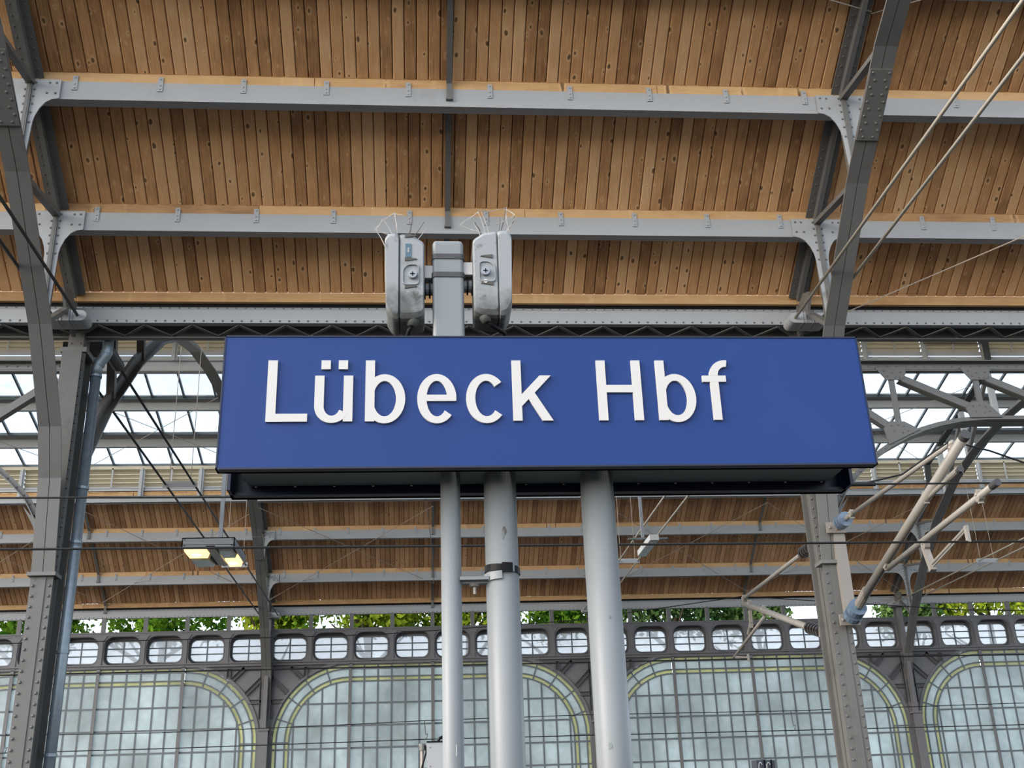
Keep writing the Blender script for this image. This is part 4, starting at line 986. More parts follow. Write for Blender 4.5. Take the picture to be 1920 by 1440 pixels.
# ------------------------------------------------------------------ the station sign
SX0, SX1, SZ0, SZ1 = -0.882, 2.064, 3.152, 3.788
sg = thing('station_sign', 'long blue station sign with white raised letters on three poles', 'sign', (0.6, 4.6, 3.15))
MB().box(SX0+0.006, SX1-0.006, 4.602, 4.606, SZ0+0.008, SZ1-0.006).build('face_panel', 'blue', sg)
b = MB(); b.box(SX0, SX1, 4.598, 4.66, SZ1-0.007, SZ1); b.box(SX0, SX1, 4.598, 4.66, SZ0, SZ0+0.008); b.box(SX0, SX0+0.007, 4.598, 4.66, SZ0, SZ1); b.box(SX1-0.007, SX1, 4.598, 4.66, SZ0, SZ1); b.box(SX0, SX1, 4.64, 4.66, SZ0, SZ1); b.build('frame', 'navy', sg)
b = MB(); b.box(SX0+0.02, SX1-0.02, 4.66, 4.70, SZ0+0.015, SZ1-0.02); b.build('back_rail', 'tray', sg)
MB().box(-0.815, 2.0, 4.72, 4.98, 3.215, 3.62).build('lamp_tray', 'tray', sg)
MB().box(-0.80, 1.985, 4.74, 5.0, 3.20, 3.215).build('tray_lip', 'tray', sg)
b = MB(); b.box(SX0, SX1, 5.03, 5.06, SZ0, SZ1); b.box(SX0, SX0+0.015, 4.90, 5.06, SZ0, SZ1); b.box(SX1-0.015, SX1, 4.90, 5.06, SZ0, SZ1); b.box(SX0, SX1, 4.985, 5.06, SZ0, SZ0+0.012); b.build('back_panel', 'navy', sg)
b = MB()
for i in range(16): b.dome((SX0+0.12+i*0.18, 4.7+0.28, 3.19), (0, 0, -1), 0.007)
b.build('rail_screws', 'clamp', sg, kind='stuff')

def arcband(cx, cz, rx, rz, wx, wz, a0, a1, n=22):
    A = []; B_ = []
    for i in range(n+1):
        a = R(a0+(a1-a0)*i/n); A.append((cx+rx*math.cos(a), cz+rz*math.sin(a))); B_.append((cx+(rx-wx)*math.cos(a), cz+(rz-wz)*math.sin(a)))
    return A, B_
BL, CH = 3.367, 0.294                               # baseline, cap height
SW, XH = 0.0415, 0.2195                             # stroke, x-height
class Glyph:
    def __init__(s): s.b = MB(); s.k = 0
    def fn(s, d0): return XZ(4.602-0.012+d0)
    def poly(s, pts): s.b.prism(pts, s.fn(-0.0003*s.k), 0.0, 0.012); s.k += 1
    def rect(s, x0, x1, z0, z1): s.poly([(x0, z0+BL), (x1, z0+BL), (x1, z1+BL), (x0, z1+BL)])
    def band(s, *a, **k):
        A, B_ = arcband(*a, **k); s.b.ringprism([(u, v+BL) for u, v in A], [(u, v+BL) for u, v in B_], s.fn(-0.0003*s.k), 0.0, 0.012, closed=False); s.k += 1
    def done(s, name='letter'): return s.b.build(name, 'white', sg)
def g_b(x):
    g = Glyph(); g.rect(x, x+SW, 0, CH); rx = 0.092; cx = x+0.178-rx; g.band(cx, 0.108, rx, 0.118, SW, 0.033, -153, 153, n=32); g.done()
g = Glyph(); g.rect(-0.680, -0.638, 0, CH); g.rect(-0.638, -0.499, 0, 0.037); g.done()
g = Glyph(); ux = -0.470; uw = 0.169
g.rect(ux, ux+SW, 0.075, XH); g.rect(ux+uw-SW, ux+uw, 0, XH); g.band(ux+0.0775, 0.075, 0.0775, 0.082, SW, 0.034, 180, 335)
for dx in (0.026, 0.103): g.rect(ux+dx, ux+dx+SW, 0.251, 0.294)
g.done()
g_b(-0.246)
g = Glyph(); ex, ew = -0.015, 0.176; g.band(ex+ew/2, 0.108, ew/2, 0.119, SW, 0.033, 0, 318, n=34); g.rect(ex+0.025, ex+ew-0.001, 0.096, 0.126); g.done()
g = Glyph(); cx_, cw = 0.204, 0.176; g.band(cx_+0.092, 0.108, 0.092, 0.119, SW, 0.033, 42, 318, n=34); g.done()
g = Glyph(); kx = 0.414; g.rect(kx, kx+SW, 0, CH); g.poly([(kx+SW-0.002, BL+0.068), (kx+0.178, BL+XH), (kx+0.126, BL+XH), (kx+SW-0.002, BL+0.125)]); g.poly([(kx+0.062, BL+0.122), (kx+0.092, BL+0.150), (kx+0.181, BL), (kx+0.133, BL)]); g.done()
g = Glyph(); hx, hw = 0.803, 0.204; g.rect(hx, hx+SW, 0, CH); g.rect(hx+hw-SW, hx+hw, 0, CH); g.rect(hx+SW, hx+hw-SW, 0.136, 0.172); g.done()
g_b(1.078)
g = Glyph(); fx = 1.329; g.rect(fx, fx+SW-0.002, 0, 0.235); g.rect(1.294, 1.405, 0.187, 0.218); g.band(fx+0.077, 0.219, 0.077, 0.076, SW-0.002, 0.033, 82, 180, n=14); g.done()

# poles, one by one
def pole(label, x, y, r, z1, marks):
    t = thing('sign_pole', label, 'pole', (x, y, 0), 'sign poles')
    MB().tube((x, y, 0), (x, y, z1), r, 40).build('shaft', 'pole', t, smooth=True)
    MB().tube((x, y, 0), (x, y, 0.03), r*1.9, 24).build('base_plate', 'pole', t)
    for a, z, w, h, m in marks:
        P_ = []; rg = random.Random(int(z*1000))
        n = 12
        for i in range(n): tt = 2*math.pi*i/n; P_.append((a+w/r*math.cos(tt)*rg.uniform(0.6, 1.1)/2, z+h*math.sin(tt)*rg.uniform(0.7, 1.1)/2))
        MB().prism(P_, lambda u, v, d: (x+(r+d)*math.sin(u), y-(r+d)*math.cos(u), v), 0.0004, 0.0012).build('scuff_mark', m, t)
    return t
pole('thin round pole of the sign, leftmost of three, with a white drip', 0.135, 4.84, 0.045, 3.7, [(0.25, 1.985, 0.006, 0.055, 'white')])
pole('thick round pole of the sign with a black strap, between the other two', 0.364, 4.86, 0.0745, 3.7, [(0.12, 2.915, 0.022, 0.040, 'webdark'), (0.02, 2.90, 0.014, 0.05, 'tray')])
pole('thickest-looking right pole of the sign with a small dark scuff', 0.816, 4.86, 0.0765, 3.7, [(-0.35, 1.985, 0.022, 0.030, 'tray'), (0.1, 2.52, 0.01, 0.02, 'tray')])
t = thing('pole_clamp', 'black banded clamp joining the thin pole to the middle pole', 'clamp', (0.364, 4.86, 2.74))
b = MB()
def cyl_band(b, x, y, r0, r1, z0, z1, a0, a1, tilt=0.0, n=20):
    A = [(a0+(a1-a0)*i/n) for i in range(n+1)]; vs = []
    for rr in (r0, r1):
        for zz in (z0, z1):
            for a in A: vs.append((x+rr*math.sin(a), y-rr*math.cos(a), zz+tilt*math.sin(a)))
    m = n+1; fs = []
    for i in range(n): fs += [(i, i+1, m+i+1, m+i), (2*m+i, 3*m+i, 3*m+i+1, 2*m+i+1), (i, 2*m+i, 2*m+i+1, i+1), (m+i, m+i+1, 3*m+i+1, 3*m+i)]
    fs += [(0, m, 3*m, 2*m), (n, 2*m+n, 3*m+n, m+n)]; b.add(vs, fs)
cyl_band(b, 0.364, 4.86, 0.0745, 0.080, 2.735, 2.765, R(-110), R(110), -0.006); strap_ = b.build('strap', 'black', t)
b = MB(); cyl_band(b, 0.364, 4.86, 0.080, 0.088, 2.728, 2.770, R(-5), R(28)); b.build('buckle', 'black', strap_)
b = MB(); cyl_band(b, 0.364, 4.86, 0.0805, 0.083, 2.731, 2.767, R(30), R(37)); b.build('buckle_tab', 'pole', strap_)
b = MB(); cyl_band(b, 0.364, 4.86, 0.075, 0.084, 2.700, 2.735, R(-120), R(-5), 0.004); b.build('saddle', 'pole', t)
b = MB(); b.box(0.165, 0.30, 4.83, 4.875, 2.690, 2.704); b.box(0.17, 0.30, 4.80, 4.84, 2.700, 2.714); b.build('arm', 'pole', t)
b = MB(); b.dome((0.235, 4.85, 2.690), (0, 0, -1), 0.026, 0.016, 8); b.tube((0.238, 4.85, 2.69), (0.238, 4.85, 2.645), 0.007, 8); b.build('bolt', 'clamp', t)

# post and loudspeakers on top
t = thing('speaker_post', 'square grey post with two dark bands standing above the sign', 'post', (0.136, 4.85, 3.6))
b = MB(); pol = rrect(0.152, 0.152, 0.018, 4); fnp = lambda u, v, d: (0.136+u, 4.85+v, d)
vs = [fnp(u, v, 3.5) for u, v in pol]+[fnp(u, v, 4.375) for u, v in pol]+[fnp(u*0.93, v*0.93, 4.39) for u, v in pol]; n = len(pol)
b.add(vs, [(i, (i+1) % n, n+(i+1) % n, n+i) for i in range(n)]+[(n+i, n+(i+1) % n, 2*n+(i+1) % n, 2*n+i) for i in range(n)]+[tuple(range(2*n, 3*n)), tuple(range(n-1, -1, -1))]); b.build('shaft', 'pole', t)
for z in (4.287, 4.187):
    b = MB(); A = rrect(0.156, 0.156, 0.02, 4); Bo = rrect(0.162, 0.162, 0.022, 4); b.ringprism(A, Bo, fnp, z, z+0.027); b.build('band', 'roddark', t)
def loudspeaker(label, xin, sgn, zc, tiltdeg):
    """projector facing along the tracks; sgn -1 faces left"""
    t = thing('loudspeaker', label, 'loudspeaker', (xin, 4.85, zc-0.22), 'loudspeakers on the post')
    X = lambda u: xin+sgn*u
    tl = math.tan(R(tiltdeg))
    def loft(pol, y0, y1, e):
        b = MB(); cx = sum(p[0] for p in pol)/len(pol); cz = sum(p[1] for p in pol)/len(pol); n = len(pol); vs = []
        for yy, s in ((y0, 1-2.2*e), (y0+0.012, 1-0.6*e), (y0+0.03, 1), (y1-0.03, 1), (y1, 1-1.5*e)):
            for u, v in pol: vs.append((X(cx+(u-cx)*s + (v)*tl*sgn*0), yy, zc+cz+(v-cz)*s))
        fs = []
        for j in range(4):
            for i in range(n): fs.append((j*n+i, j*n+(i+1) % n, (j+1)*n+(i+1) % n, (j+1)*n+i))
        fs += [tuple(range(n)), tuple(range(4*n, 5*n))]; return b.add(vs, fs)
    def rnd_poly(P, r=0.02, n=4):
        out = []
        for i in range(len(P)):
            p, a, c = Vector(P[i]), Vector(P[i-1]), Vector(P[(i+1) % len(P)]); d1 = (a-p).normalized(); d2 = (c-p).normalized(); rr = min(r, (a-p).length*0.45, (c-p).length*0.45)
            for k in range(n+1): s = k/n; out.append(tuple((p+d1*rr).lerp(p, s).lerp(p.lerp(p+d2*rr, s), s)))
        return out
    body = rnd_poly([(0.0, 0.185), (0.0, -0.225), (0.035, -0.240), (0.125, -0.246), (0.125, 0.236), (0.05, 0.222), (0.03, 0.205)], 0.022)
    cover = rnd_poly([(0.122, 0.238), (0.122, -0.250), (0.150, -0.245), (0.185, -0.195), (0.195, 0.205), (0.175, 0.236)], 0.03)
    loft(body, 4.74, 4.95, 0.06).build('body', 'speaker', t, smooth=False)
    loft(cover, 4.735, 4.955, 0.06).build('cover', 'speaker', t)
    # dial with a cross slot, in a shallow well
    yk = 4.739; kx, kz = 0.058, -0.008
    b = MB(); pol = rnd_poly([(kx-0.028, kz-0.05), (kx+0.045, kz-0.05), (kx+0.045, kz+0.03), (kx+0.02, kz+0.055), (kx-0.028, kz+0.055)], 0.02); n = len(pol)
    b.ringprism([(X(u), zc+v) for u, v in pol], [(X(kx+(u-kx)*1.10), zc+kz+(v-kz)*1.08) for u, v in pol], XZ(yk), -0.006, 0.004); b.build('dial_surround', 'speaker', t)
    b = MB(); b.tube((X(kx), yk, zc+kz), (X(kx), yk-0.016, zc+kz), 0.0235, 20, 0.021); dial_ = b.build('dial', 'lampbox', t)
    b = MB(); b.box(X(kx)-0.011, X(kx)+0.011, yk-0.0185, yk-0.015, zc+kz-0.002, zc+kz+0.002); b.box(X(kx)-0.002, X(kx)+0.002, yk-0.0185, yk-0.015, zc+kz-0.011, zc+kz+0.011); b.build('dial_slot', 'black', dial_)
    for z in (0.205, 0.075, -0.075):
        if sgn > 0 and z > 0.2: continue
        b = MB(); b.prism([(X(0.095), zc+z+0.014), (X(0.095), zc+z-0.006), (X(0.035), zc+z+0.004), (X(0.04), zc+z+0.008)], XZ(yk), -0.004, 0.003); b.build('hinge_slot', 'speakerdirty', t)
    if sgn < 0:
        st_ = MB().box(X(0.092), X(0.064), yk-0.002, yk+0.002, zc+0.09, zc+0.165).build('sticker', 'sticker', t)
        MB().box(X(0.083), X(0.073), yk-0.0035, yk, zc+0.115, zc+0.142).build('sticker_mark', 'speaker', st_)
    else:
        b = MB(); b.tube((X(kx), yk, zc-0.060), (X(kx), yk-0.006, zc-0.060), 0.010, 14); b.build('screw', 'white', t)
    # cable gland and cable
    b = MB(); b.path([(X(0.05), 4.80, zc-0.19), (X(0.055), 4.78, zc-0.235), (X(0.062), 4.78, zc-0.262)], [0.033, 0.029, 0.022], 14); gland_ = b.build('cable_gland', 'speakerdirty', t, smooth=True)
    ends = [(X(0.062), 4.78, zc-0.255), (X(0.075), 4.79, zc-0.285), (X(0.09), 4.86, zc-0.33), (X(0.08), 4.95, zc-0.36)] if sgn < 0 else [(X(0.062), 4.78, zc-0.255), (X(0.09), 4.79, zc-0.275), (X(0.15), 4.84, zc-0.29), (X(0.14), 4.95, zc-0.36)]
    MB().path(ends, 0.012, 10).build('cable', 'black', gland_, smooth=True)
    # bracket to the post
    b = MB(); b.box(*sorted((X(-0.002), X(-0.055))), 4.80, 4.86, zc+0.01, zc+0.078); b.build('bracket_block', 'white', t)
    b = MB(); b.tube((X(0.0), 4.84, zc-0.035), (X(-0.05), 4.84, zc-0.035), 0.030, 14); b.build('swivel', 'speaker', t)
    b = MB(); b.tube((X(0.006), 4.84, zc-0.035), (X(-0.006), 4.84, zc-0.035), 0.048, 16); b.tube((X(-0.022), 4.84, zc-0.035), (X(-0.03), 4.84, zc-0.035), 0.044, 16); b.build('rubber_ring', 'black', t)
    b = MB(); b.box(*sorted((X(-0.05), X(-0.057))), 4.78, 4.92, zc-0.09, zc+0.13); b.build('mounting_plate', 'pole', t)
    return t
loudspeaker('grey loudspeaker left of the square post, with a blue sticker', 0.020, -1, 4.185, 2)
loudspeaker('grey loudspeaker right of the square post, without a sticker', 0.258, 1, 4.205, 2)
def web(label, x0, zt, spokes, strands, seed):
    t = thing('spider_web', label, 'spider web', (x0, 4.8, zt)); a = MB(); c = MB()
    for i, (xa, za, xb, zb, r, dk) in enumerate(spokes):
        (c if dk else a).path([(xa, 4.80, za), ((xa+xb)/2+0.004, 4.79, (za+zb)/2), (xb, 4.78, zb)], [r*0.85, r*0.75, r*0.55], 5)
    rg = random.Random(seed)
    for (xa, za, xb, zb) in strands:
        for k in range(3):
            j = lambda: rg.uniform(-0.006, 0.006)
            a.path([(xa+j(), 4.79+j(), za+j()), ((xa+xb)/2+j(), 4.785, (za+zb)/2-0.006+j()), (xb+j(), 4.78+j(), zb+j())], 0.0009, 4)
    a.build('silk_strands', 'web', t, kind='stuff'); c.build('dusty_spikes', 'webdark', t, kind='stuff')
web('tuft of dusty cobweb and bird spikes on the left loudspeaker', -0.06, 4.41,
    [(-0.115, 4.415, -0.126, 4.545, 0.004, 0), (-0.13, 4.415, -0.185, 4.515, 0.0022, 0), (-0.17, 4.36, -0.222, 4.455, 0.003, 0), (-0.185, 4.515, -0.126, 4.55, 0.002, 0), (-0.222, 4.455, -0.185, 4.515, 0.002, 0),
     (-0.065, 4.415, -0.045, 4.495, 0.002, 1), (-0.058, 4.415, -0.04, 4.51, 0.002, 1), (-0.045, 4.41, 0.02, 4.50, 0.0025, 1), (-0.02, 4.40, 0.03, 4.465, 0.002, 0), (-0.12, 4.415, -0.122, 4.54, 0.0025, 1)],
    [(-0.126, 4.55, -0.185, 4.515), (-0.185, 4.515, -0.222, 4.455), (-0.222, 4.455, -0.12, 4.42), (-0.16, 4.43, -0.05, 4.42), (-0.17, 4.37, -0.10, 4.42), (-0.126, 4.55, -0.09, 4.54)], 3)
web('tuft of dusty cobweb and bird spikes on the right loudspeaker', 0.35, 4.43,
    [(0.30, 4.43, 0.265, 4.50, 0.003, 0), (0.33, 4.43, 0.29, 4.56, 0.0022, 0), (0.345, 4.44, 0.305, 4.565, 0.002, 0), (0.39, 4.44, 0.40, 4.53, 0.0022, 1), (0.40, 4.44, 0.43, 4.59, 0.003, 1), (0.42, 4.44, 0.46, 4.50, 0.002, 0),
     (0.43, 4.59, 0.475, 4.545, 0.003, 0), (0.475, 4.545, 0.46, 4.495, 0.004, 1), (0.31, 4.435, 0.27, 4.50, 0.004, 1)],
    [(0.43, 4.59, 0.29, 4.565), (0.29, 4.565, 0.20, 4.49), (0.20, 4.49, 0.32, 4.44), (0.40, 4.50, 0.33, 4.49), (0.475, 4.545, 0.40, 4.50), (0.43, 4.59, 0.44, 4.45), (0.475, 4.53, 0.42, 4.44)], 4)

# cabinet behind the thin pole
t = thing('cable_cabinet', 'pale grey cabinet with a black cable behind the thin pole', 'cabinet', (0.09, 5.5, 1.2))
MB().box(0.026, 0.16, 5.46, 5.56, 1.2, 2.072).build('housing', 'cabinet', t); MB().box(0.026, 0.162, 5.455, 5.565, 2.072, 2.078).build('lid', 'black', t)
b = MB()
for z in (2.05, 1.965): b.dome((0.042, 5.46, z), (0, -1, 0), 0.004)
b.build('screws', 'clamp', t, kind='stuff')
MB().tube((0.005, 5.5, 1.2), (0.005, 5.5, 2.06), 0.009, 10).build('stand_pipe', 'clamp', t); MB().tube((0.005, 5.5, 2.04), (0.005, 5.5, 2.07), 0.016, 10).build('pipe_collar', 'truss', t); MB().box(-0.012, 0.026, 5.49, 5.51, 2.045, 2.06).build('pipe_bracket', 'truss', t)
MB().path([(0.075, 5.5, 2.07), (0.09, 5.5, 2.095), (0.115, 5.5, 2.105), (0.14, 5.5, 2.09), (0.145, 5.5, 2.06)], 0.006, 8).build('cable', 'black', t, smooth=True)
MB().path([(0.018, 5.49, 2.06), (0.024, 5.47, 2.03), (0.012, 5.47, 1.99), (-0.002, 5.48, 1.94), (-0.004, 5.48, 1.5)], 0.0045, 6).build('loose_cable', 'black', t, smooth=True)

# ------------------------------------------------------------------ overhead line arms on the right column
def ribbed(b, a, c, r0, r1, n):
    a, c = Vector(a), Vector(c)
    for i in range(n):
        p, q = a.lerp(c, i/n), a.lerp(c, (i+0.62)/n); b.tube(p, q, r1, 16)
    b.tube(a, c, r0, 12)
def clampset(b, p, r=0.05):
    p = Vector(p); b.tube(p-Vector((0.03, 0, 0)), p+Vector((0.03, 0, 0)), r, 10); b.beam(p+Vector((0, 0, -r*1.3)), p+Vector((0, 0, r*1.3)), 0.03, 0.05, up=(1, 0, 0)); b.dome(p+Vector((-0.03, 0, 0.02)), (-1, -0.3, 0), 0.02)
XA = XT[2]+0.07
t = thing('overhead_line_arm', 'beige tubular overhead line arm reaching up and right from the right column', 'line arm', (XA, 13.6, 4.1), 'overhead line arms')
MB().box(XA-0.03, XA+0.11, 13.70, 13.80, 4.02, 5.24).build('mounting_post', 'tube', t)
for z in (4.05, 5.25):
    b = MB(); b.box(XA-0.13, XA+0.13, 13.67, 13.70, z-0.07, z+0.07); b.box(XA+0.0, XA+0.06, 13.56, 13.68, z-0.03, z+0.03)
    for u in (-0.09, 0.09): b.dome((XA+u, 13.67, z), (0, -1, 0), 0.025)
    b.build('mounting_bracket', 'clamp', t)
b = MB(); ribbed(b, (XA, 13.52, 5.27), (XA, 13.28, 5.27), 0.035, 0.095, 3); b.build('insulator', 'insb', t)
b = MB(); ribbed(b, (XA, 13.58, 4.07), (XA, 13.30, 4.17), 0.05, 0.115, 2); b.build('insulator', 'insb', t)
b = MB(); b.tube((XA, 13.28, 5.27), (XA, 13.05, 5.27), 0.03, 10); clampset(b, (XA, 13.1, 5.27), 0.045); b.build('insulator_cap', 'clamp', t); MB().tube((XA, 13.30, 4.17), (XA, 13.0, 4.28), 0.06, 12).build('insulator_cap', 'clamp', t)
MB().tube((XA, 13.10, 5.27), (XA, 10.25, 5.23), 0.027, 14).build('top_tube', 'tube', t, smooth=True)
mt_ = MB().tube((XA, 13.15, 4.22), (XA, 9.98, 5.21), 0.052, 18).build('main_tube', 'tube', t, smooth=True)
MB().tube((XA, 10.03, 5.195), (XA, 9.965, 5.215), 0.055, 18).build('end_cap', 'roddark', mt_)
rt_ = MB().tube((XA+0.02, 12.35, 4.40), (XA+0.02, 9.62, 4.60), 0.033, 14).build('registration_tube', 'tube', t, smooth=True)
MB().tube((XA+0.02, 9.72, 4.592), (XA+0.02, 9.60, 4.60), 0.036, 14).build('end_cap', 'roddark', rt_)
for p in ((XA, 10.28, 5.16), (XA, 12.33, 4.45), (XA+0.02, 9.98, 4.57), (XA, 11.05, 4.88)):
    b = MB(); clampset(b, p, 0.055); b.build('clamp', 'clamp', t)
b = MB(); clampset(b, (XA+0.02, 11.3, 4.42), 0.055); b.beam((XA+0.02, 11.32, 4.40), (XA+0.02, 11.22, 4.12), 0.07, 0.05); b.build('clamp', 'clamp', t)
b = MB(); b.tube((XA+0.02, 11.25, 4.19), (XA+0.02, 10.36, 4.36), 0.016, 8); b.tube((XA+0.02, 11.22, 4.16), (XA+0.02, 10.40, 4.325), 0.010, 8); b.beam((XA+0.02, 10.36, 4.38), (XA+0.02, 10.36, 4.21), 0.05, 0.03); b.build('steady_arm', 'tube', t)
b = MB(); b.tube((XA, 11.03, 4.86), (XA, 10.3, 4.93), 0.026, 10); b.tube((XA, 10.45, 4.915), (XA, 10.22, 4.935), 0.034, 10); b.build('stub_arm', 'tube', t); MB().tube((XA, 10.2, 4.93), (XA, 10.25, 4.92), 0.036, 10).build('end_cap', 'roddark', t)
MB().path([(XA-1.0, 10.35, 4.82), (XA-0.55, 10.35, 4.92), (XA-0.2, 10.33, 5.14), (XA, 10.30, 5.26), (XA+0.4, 10.3, 5.15), (XA+1.2, 10.33, 4.86)], 0.010, 6).build('jumper_wire', 'wire', t)
b = MB(); b.tube((XA-1.15, 10.35, 4.82), (XA-0.85, 10.35, 4.82), 0.022, 8); b.build('jumper_clamp', 'wire', t)

XB = XT[2]-0.06
t = thing('overhead_line_arm', 'beige tubular overhead line arm reaching down and left behind the right column', 'line arm', (XB, 14.4, 4.0), 'overhead line arms')
b = MB(); ribbed(b, (XB, 14.34, 5.15), (XB, 14.70, 5.16), 0.045, 0.085, 4); b.build('insulator', 'insd', t)
b = MB(); ribbed(b, (XB, 14.36, 4.02), (XB, 14.85, 4.16), 0.05, 0.085, 5); b.build('insulator', 'insd', t)
MB().box(XB-0.05, XB+0.05, 14.26, 14.36, 5.09, 5.21).build('mounting_bracket', 'clamp', t); MB().box(XB-0.05, XB+0.05, 14.26, 14.38, 3.95, 4.08).build('mounting_bracket', 'clamp', t); MB().tube((XB, 14.68, 5.16), (XB, 14.82, 5.16), 0.032, 10).build('insulator_cap', 'clamp', t)
for p, r_ in (((XB, 17.72, 5.13), 0.05), ((XB, 16.75, 4.76), 0.06)):
    b = MB(); clampset(b, p, r_); b.build('clamp', 'clamp', t)
b = MB(); clampset(b, (XB, 17.45, 4.98), 0.06); b.beam((XB, 17.45, 4.95), (XB, 17.5, 4.62), 0.05, 0.05, up=(0, 1, 0)); b.tube((XB, 17.47, 4.72), (XB, 17.7, 4.56), 0.03, 8); b.build('clamp', 'clamp', t)
MB().tube((XB, 14.75, 5.16), (XB, 17.78, 5.14), 0.030, 12).build('top_tube', 'tube', t, smooth=True)
MB().tube((XB, 14.82, 4.15), (XB, 17.80, 5.08), 0.047, 16).build('main_tube', 'tube', t, smooth=True)
MB().tube((XB, 16.75, 4.66), (XB, 18.7, 4.33), 0.026, 10).build('registration_tube', 'tube', t, smooth=True)
b = MB(); b.tube((XB, 18.65, 4.34), (XB, 17.85, 4.20), 0.014, 8); b.tube((XB, 18.6, 4.31), (XB, 17.85, 4.18), 0.008, 8); b.beam((XB, 17.85, 4.26), (XB, 17.85, 4.15), 0.04, 0.03); b.build('steady_arm', 'tube', t)

# wires along the tracks
def wire(label, pts, r=0.0075, group='overhead wires'):
    tag(MB().path(pts, r, 6).build('overhead_wire', 'wire'), label, 'wire', group)
def run(y, zs): return [(x, y, z) for x, z in zs]
wire('upper black wire of the near track, level with the bottom of the sign', run(10.35, [(-14, 4.86), (-7, 4.78), (-3.96, 4.765), (-1.8, 4.75), (1.2, 4.78), (4.35, 4.82), (8, 4.82), (14, 4.82)]), 0.010)
wire('thick black wire of the near track crossing the far ceiling', run(10.35, [(-14, 4.30), (-3.9, 4.268), (0, 4.243), (5.4, 4.212), (8, 4.19), (14, 4.17)]), 0.012)
wire('thin wire of the middle track crossing the oval windows', run(17.8, [(-16, 4.75), (-6.5, 4.665), (-2.6, 4.672), (-0.7, 4.686), (2.5, 4.85), (5.3, 5.19), (9, 4.9), (16, 4.7)]), 0.008)
wire('black wire of the middle track just below the oval windows', run(17.9, [(-16, 4.20), (-6.5, 4.20), (5.2, 4.19), (16, 4.12)]), 0.012)
wire('upper thin wire in front of the frosted windows', run(31.5, [(-16, 4.60), (-7, 4.53), (-2.5, 4.60), (0.1, 4.66), (4.6, 4.70), (10.4, 4.66), (20, 4.72)]), 0.012)
wire('lower thin wire in front of the frosted windows', run(31.5, [(-16, 4.13), (-7, 4.12), (0.1, 4.17), (10.4, 4.13), (20, 4.1)]), 0.014)
for x, z0, z1, lb in ((-11.0, 4.54, 4.12, 'left, beside the downpipe'), (0.1, 4.66, 4.17, 'just left of the thin pole'), (10.4, 4.66, 4.13, 'left of the right column')):
    tag(MB().path([(x, 31.5, z0), (x+0.01, 31.5, (z0+z1)/2), (x+0.03, 31.5, z1+0.12), (x+0.08, 31.5, z1+0.14), (x+0.04, 31.5, z1)], 0.012, 5).build('wire_dropper', 'wire'), f'short looped dropper between the two wires, {lb}', 'wire', 'wire droppers')
tag(MB().path([(0.15, 30.9, 10.8), (0.30, 30.6, 9.4), (0.36, 30.4, 8.2)], 0.010, 5).build('hanging_cable', 'wire'), 'thin cable hanging beside the thin pole in the far hall', 'cable')

# ------------------------------------------------------------------ lamps in the far hall
t = thing('floodlight', 'grey square floodlight with two lit lenses hanging left of the poles', 'floodlight', (-4.25, 22.9, 7.2))
LX0, LX1, LY0, LY1, LZ = -4.78, -3.74, 22.05, 23.6, 7.215
b = MB(); b.box(LX0, LX1, LY0, LY0+0.02, LZ, LZ+0.20); b.box(LX0, LX1, LY1-0.02, LY1, LZ, LZ+0.14); b.box(LX1-0.02, LX1, LY0, LY1, LZ, LZ+0.2); b.box(LX0, LX0+0.02, LY0, LY1, LZ, LZ+0.2); b.box(LX0, LX1, LY0, LY1, LZ+0.18, LZ+0.20); b.box(-4.30, -4.12, LY0, LY1, LZ-0.01, LZ+0.03); b.box(LX0, LX1, LY0, LY1, LZ+0.05, LZ+0.06); b.build('housing', 'lampbox', t)
b = MB()
for x in (LX0+0.05, LX1-0.05):
    for z in (0.04, 0.16): b.dome((x, LY0, LZ+z), (0, -1, 0), 0.012)
b.build('screws', 'black', t, kind='stuff')
for ix, xx in enumerate(((-4.76, -4.34), (-4.08, -3.78))):
    for iy, yy in enumerate(((22.10, 22.72), (22.84, 23.5))):
        lit = (ix == 0 and iy == 0) or (ix == 1 and iy == 1)
        lens = MB(); a = 0.03; vs = [(xx[0], yy[0], LZ+0.04), (xx[1], yy[0], LZ+0.04), (xx[1], yy[1], LZ+0.04), (xx[0], yy[1], LZ+0.04), (xx[0]+a, yy[0]+a, LZ-0.07), (xx[1]-a, yy[0]+a, LZ-0.07), (xx[1]-a, yy[1]-a, LZ-0.07), (xx[0]+a, yy[1]-a, LZ-0.07)]
        lens.add(vs, [(0, 1, 5, 4), (1, 2, 6, 5), (2, 3, 7, 6), (3, 0, 4, 7), (4, 5, 6, 7)])
        ln = lens.build('lens', 'lampglow' if lit else 'lampoff', t)
        if lit:
            cx, cy = (xx[0]+xx[1])/2, (yy[0]+yy[1])/2
            bb = MB(); bb.dome((cx, cy, LZ-0.07), (0, 0, -1), 0.10, 0.02, 10); bb.build('bulb_glow', 'lamplit', ln)
MB().box(-4.20, -4.12, 22.75, 22.83, LZ+0.2, 10.9).build('hanger_pole', 'lampbox', t)
t = thing('hanging_lamp', 'narrow white unlit lamp on a pole right of the thickest pole', 'lamp', (4.83, 22.7, 7.3))
MB().box(4.735, 4.925, 22.0, 23.4, 7.225, 7.345).build('housing', 'tubew', t); MB().box(4.755, 4.905, 22.05, 23.35, 7.205, 7.225).build('diffuser', 'lampoff', t)
MB().box(4.69, 4.75, 22.6, 22.66, 7.42, 10.9).build('hanger_pole', 'lampbox', t); MB().box(4.4, 5.25, 22.58, 22.68, 7.40, 7.43).build('crossbar', 'tray', t); MB().box(4.76, 4.82, 22.58, 22.64, 7.345, 7.41).build('bracket', 'lampbox', t)

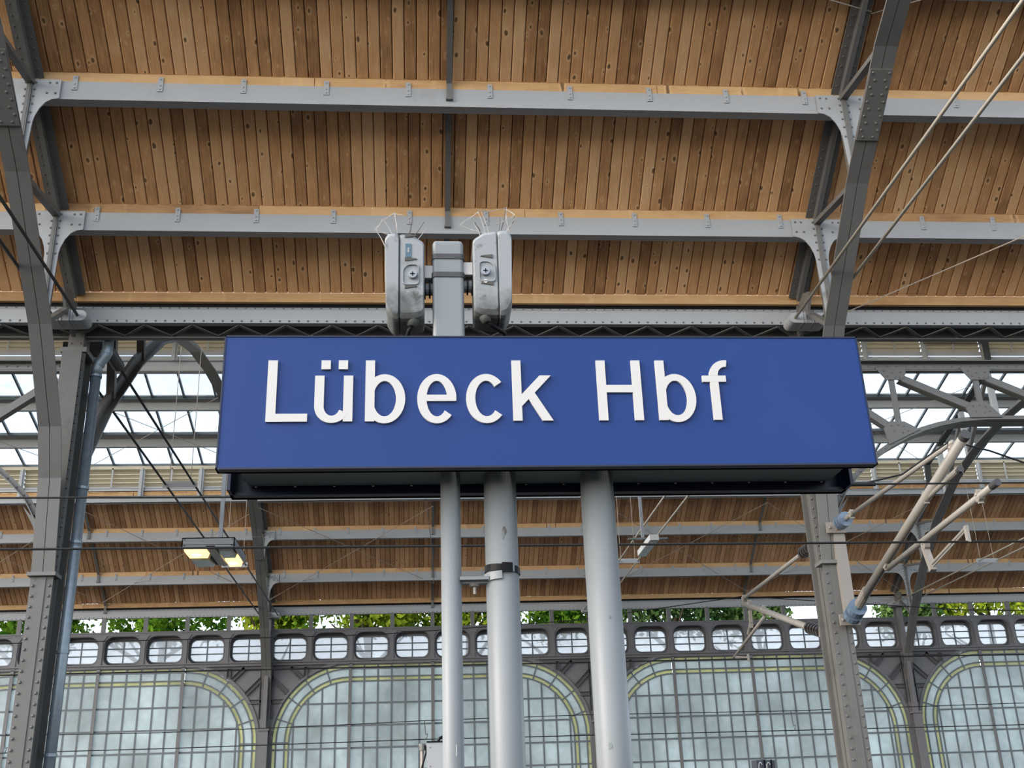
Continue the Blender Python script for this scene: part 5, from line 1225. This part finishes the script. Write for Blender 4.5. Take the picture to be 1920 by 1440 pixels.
# wind braces: thin rods crossing the far roof
def brace(label, a, c, r=0.009):
    tag(MB().tube(a, c, r, 5).build('brace_rod', 'cable'), label, 'rod', 'wind braces')
def on_far(x, d): # a point just below the far boards
    pts = [under(k) for k in ('LB', 'P1', 'P2', 'E')]
    for (da, za), (dc, zc_) in zip(pts, pts[1:]):
        if da <= d <= dc: return (x, Y2+d-0.12, za+(zc_-za)*(d-da)/(dc-da)-0.26)
    return (x, Y2+d, 10.8)
for xa, xb, w in ((-14.6, -9.64, 'left of the left column'), (-9.64, -4.64, 'behind the floodlight'), (-4.64, 0.36, 'left of the thin pole'), (5.4, 10.36, 'right of the thickest pole'), (10.36, 15.36, 'behind the right column')):
    for s in (0, 1):
        p, q = on_far(xa, -3.4 if s else -0.3), on_far(xb, -0.3 if s else -3.4)
        if (xa, s) in ((-4.64, 1),): q = on_far(xb, -0.8)
        brace(f'thin brace rod {"falling" if s else "rising"} to the right on the far ceiling, {w}', p, q)
for xa, xb, w in ((-14.5, -9.7, 'left of the left column'), (-9.6, -4.7, 'left of the sign'), (5.4, 10.3, 'just right of the sign'), (10.4, 15.3, 'at the right edge')):
    for s in (0, 1):
        d0, d1 = (-3.9, -7.6) if s else (-7.6, -3.9)
        brace(f'thin brace rod {"rising" if s else "falling"} to the right under the roof glazing, {w}', (xa, Y2+d0, GZ(d0)-0.3), (xb, Y2+d1, GZ(d1)-0.3))
brace('thin brace rod from the right truss to the near ceiling', (5.80, 13.3, 8.17), (7.75, 11.1, 8.36), 0.008)
brace('thin brace rod left of the right truss at the top edge', (4.6, 9.95, 10.74), (5.5, 10.3, 10.81), 0.009)
brace('thin brace rod right of the right truss at the top edge', (5.5, 10.32, 10.80), (6.4, 9.95, 10.86), 0.009)

# ------------------------------------------------------------------ platform section sign at the lower edge
t = thing('section_sign', 'small dark blue block sign with white letters C at the bottom edge', 'sign', (5.42, 18.0, 2.2))
an = R(28); c0 = Vector((5.257, 17.9, 0)); u = Vector((math.cos(an), math.sin(an), 0))
def sfn(u_, v_, d): p = c0+Vector((math.cos(an), math.sin(an), 0))*u_+Vector((-math.sin(an), math.cos(an), 0))*d; return (p.x, p.y, v_)
MB().prism([(0, 2.15), (0.40, 2.15), (0.40, 2.63), (0, 2.63)], sfn, 0.0, 0.12).build('block', 'navy', t)
MB().prism([(0.165, 2.15), (0.18, 2.15), (0.18, 2.635), (0.165, 2.635)], sfn, -0.012, 0.0).build('divider', 'black', t)
MB().prism([(0.31, 2.15), (0.325, 2.15), (0.325, 2.64), (0.31, 2.64)], sfn, -0.012, 0.0).build('divider', 'black', t)
for cx in (0.075, 0.25):
    A, B_ = arcband(cx, 2.51, 0.05, 0.095, 0.016, 0.016, 35, 325, 20); MB().ringprism(A, B_, sfn, -0.006, 0.0, closed=False).build('letter', 'white', t)
MB().prism([(0.185, 2.50), (0.195, 2.50), (0.192, 2.575), (0.187, 2.575)], sfn, -0.014, -0.002).build('pointer_mark', 'white', t)
MB().box(5.40, 5.46, 18.02, 18.08, -0.8, 2.2).build('post', 'pole', t)
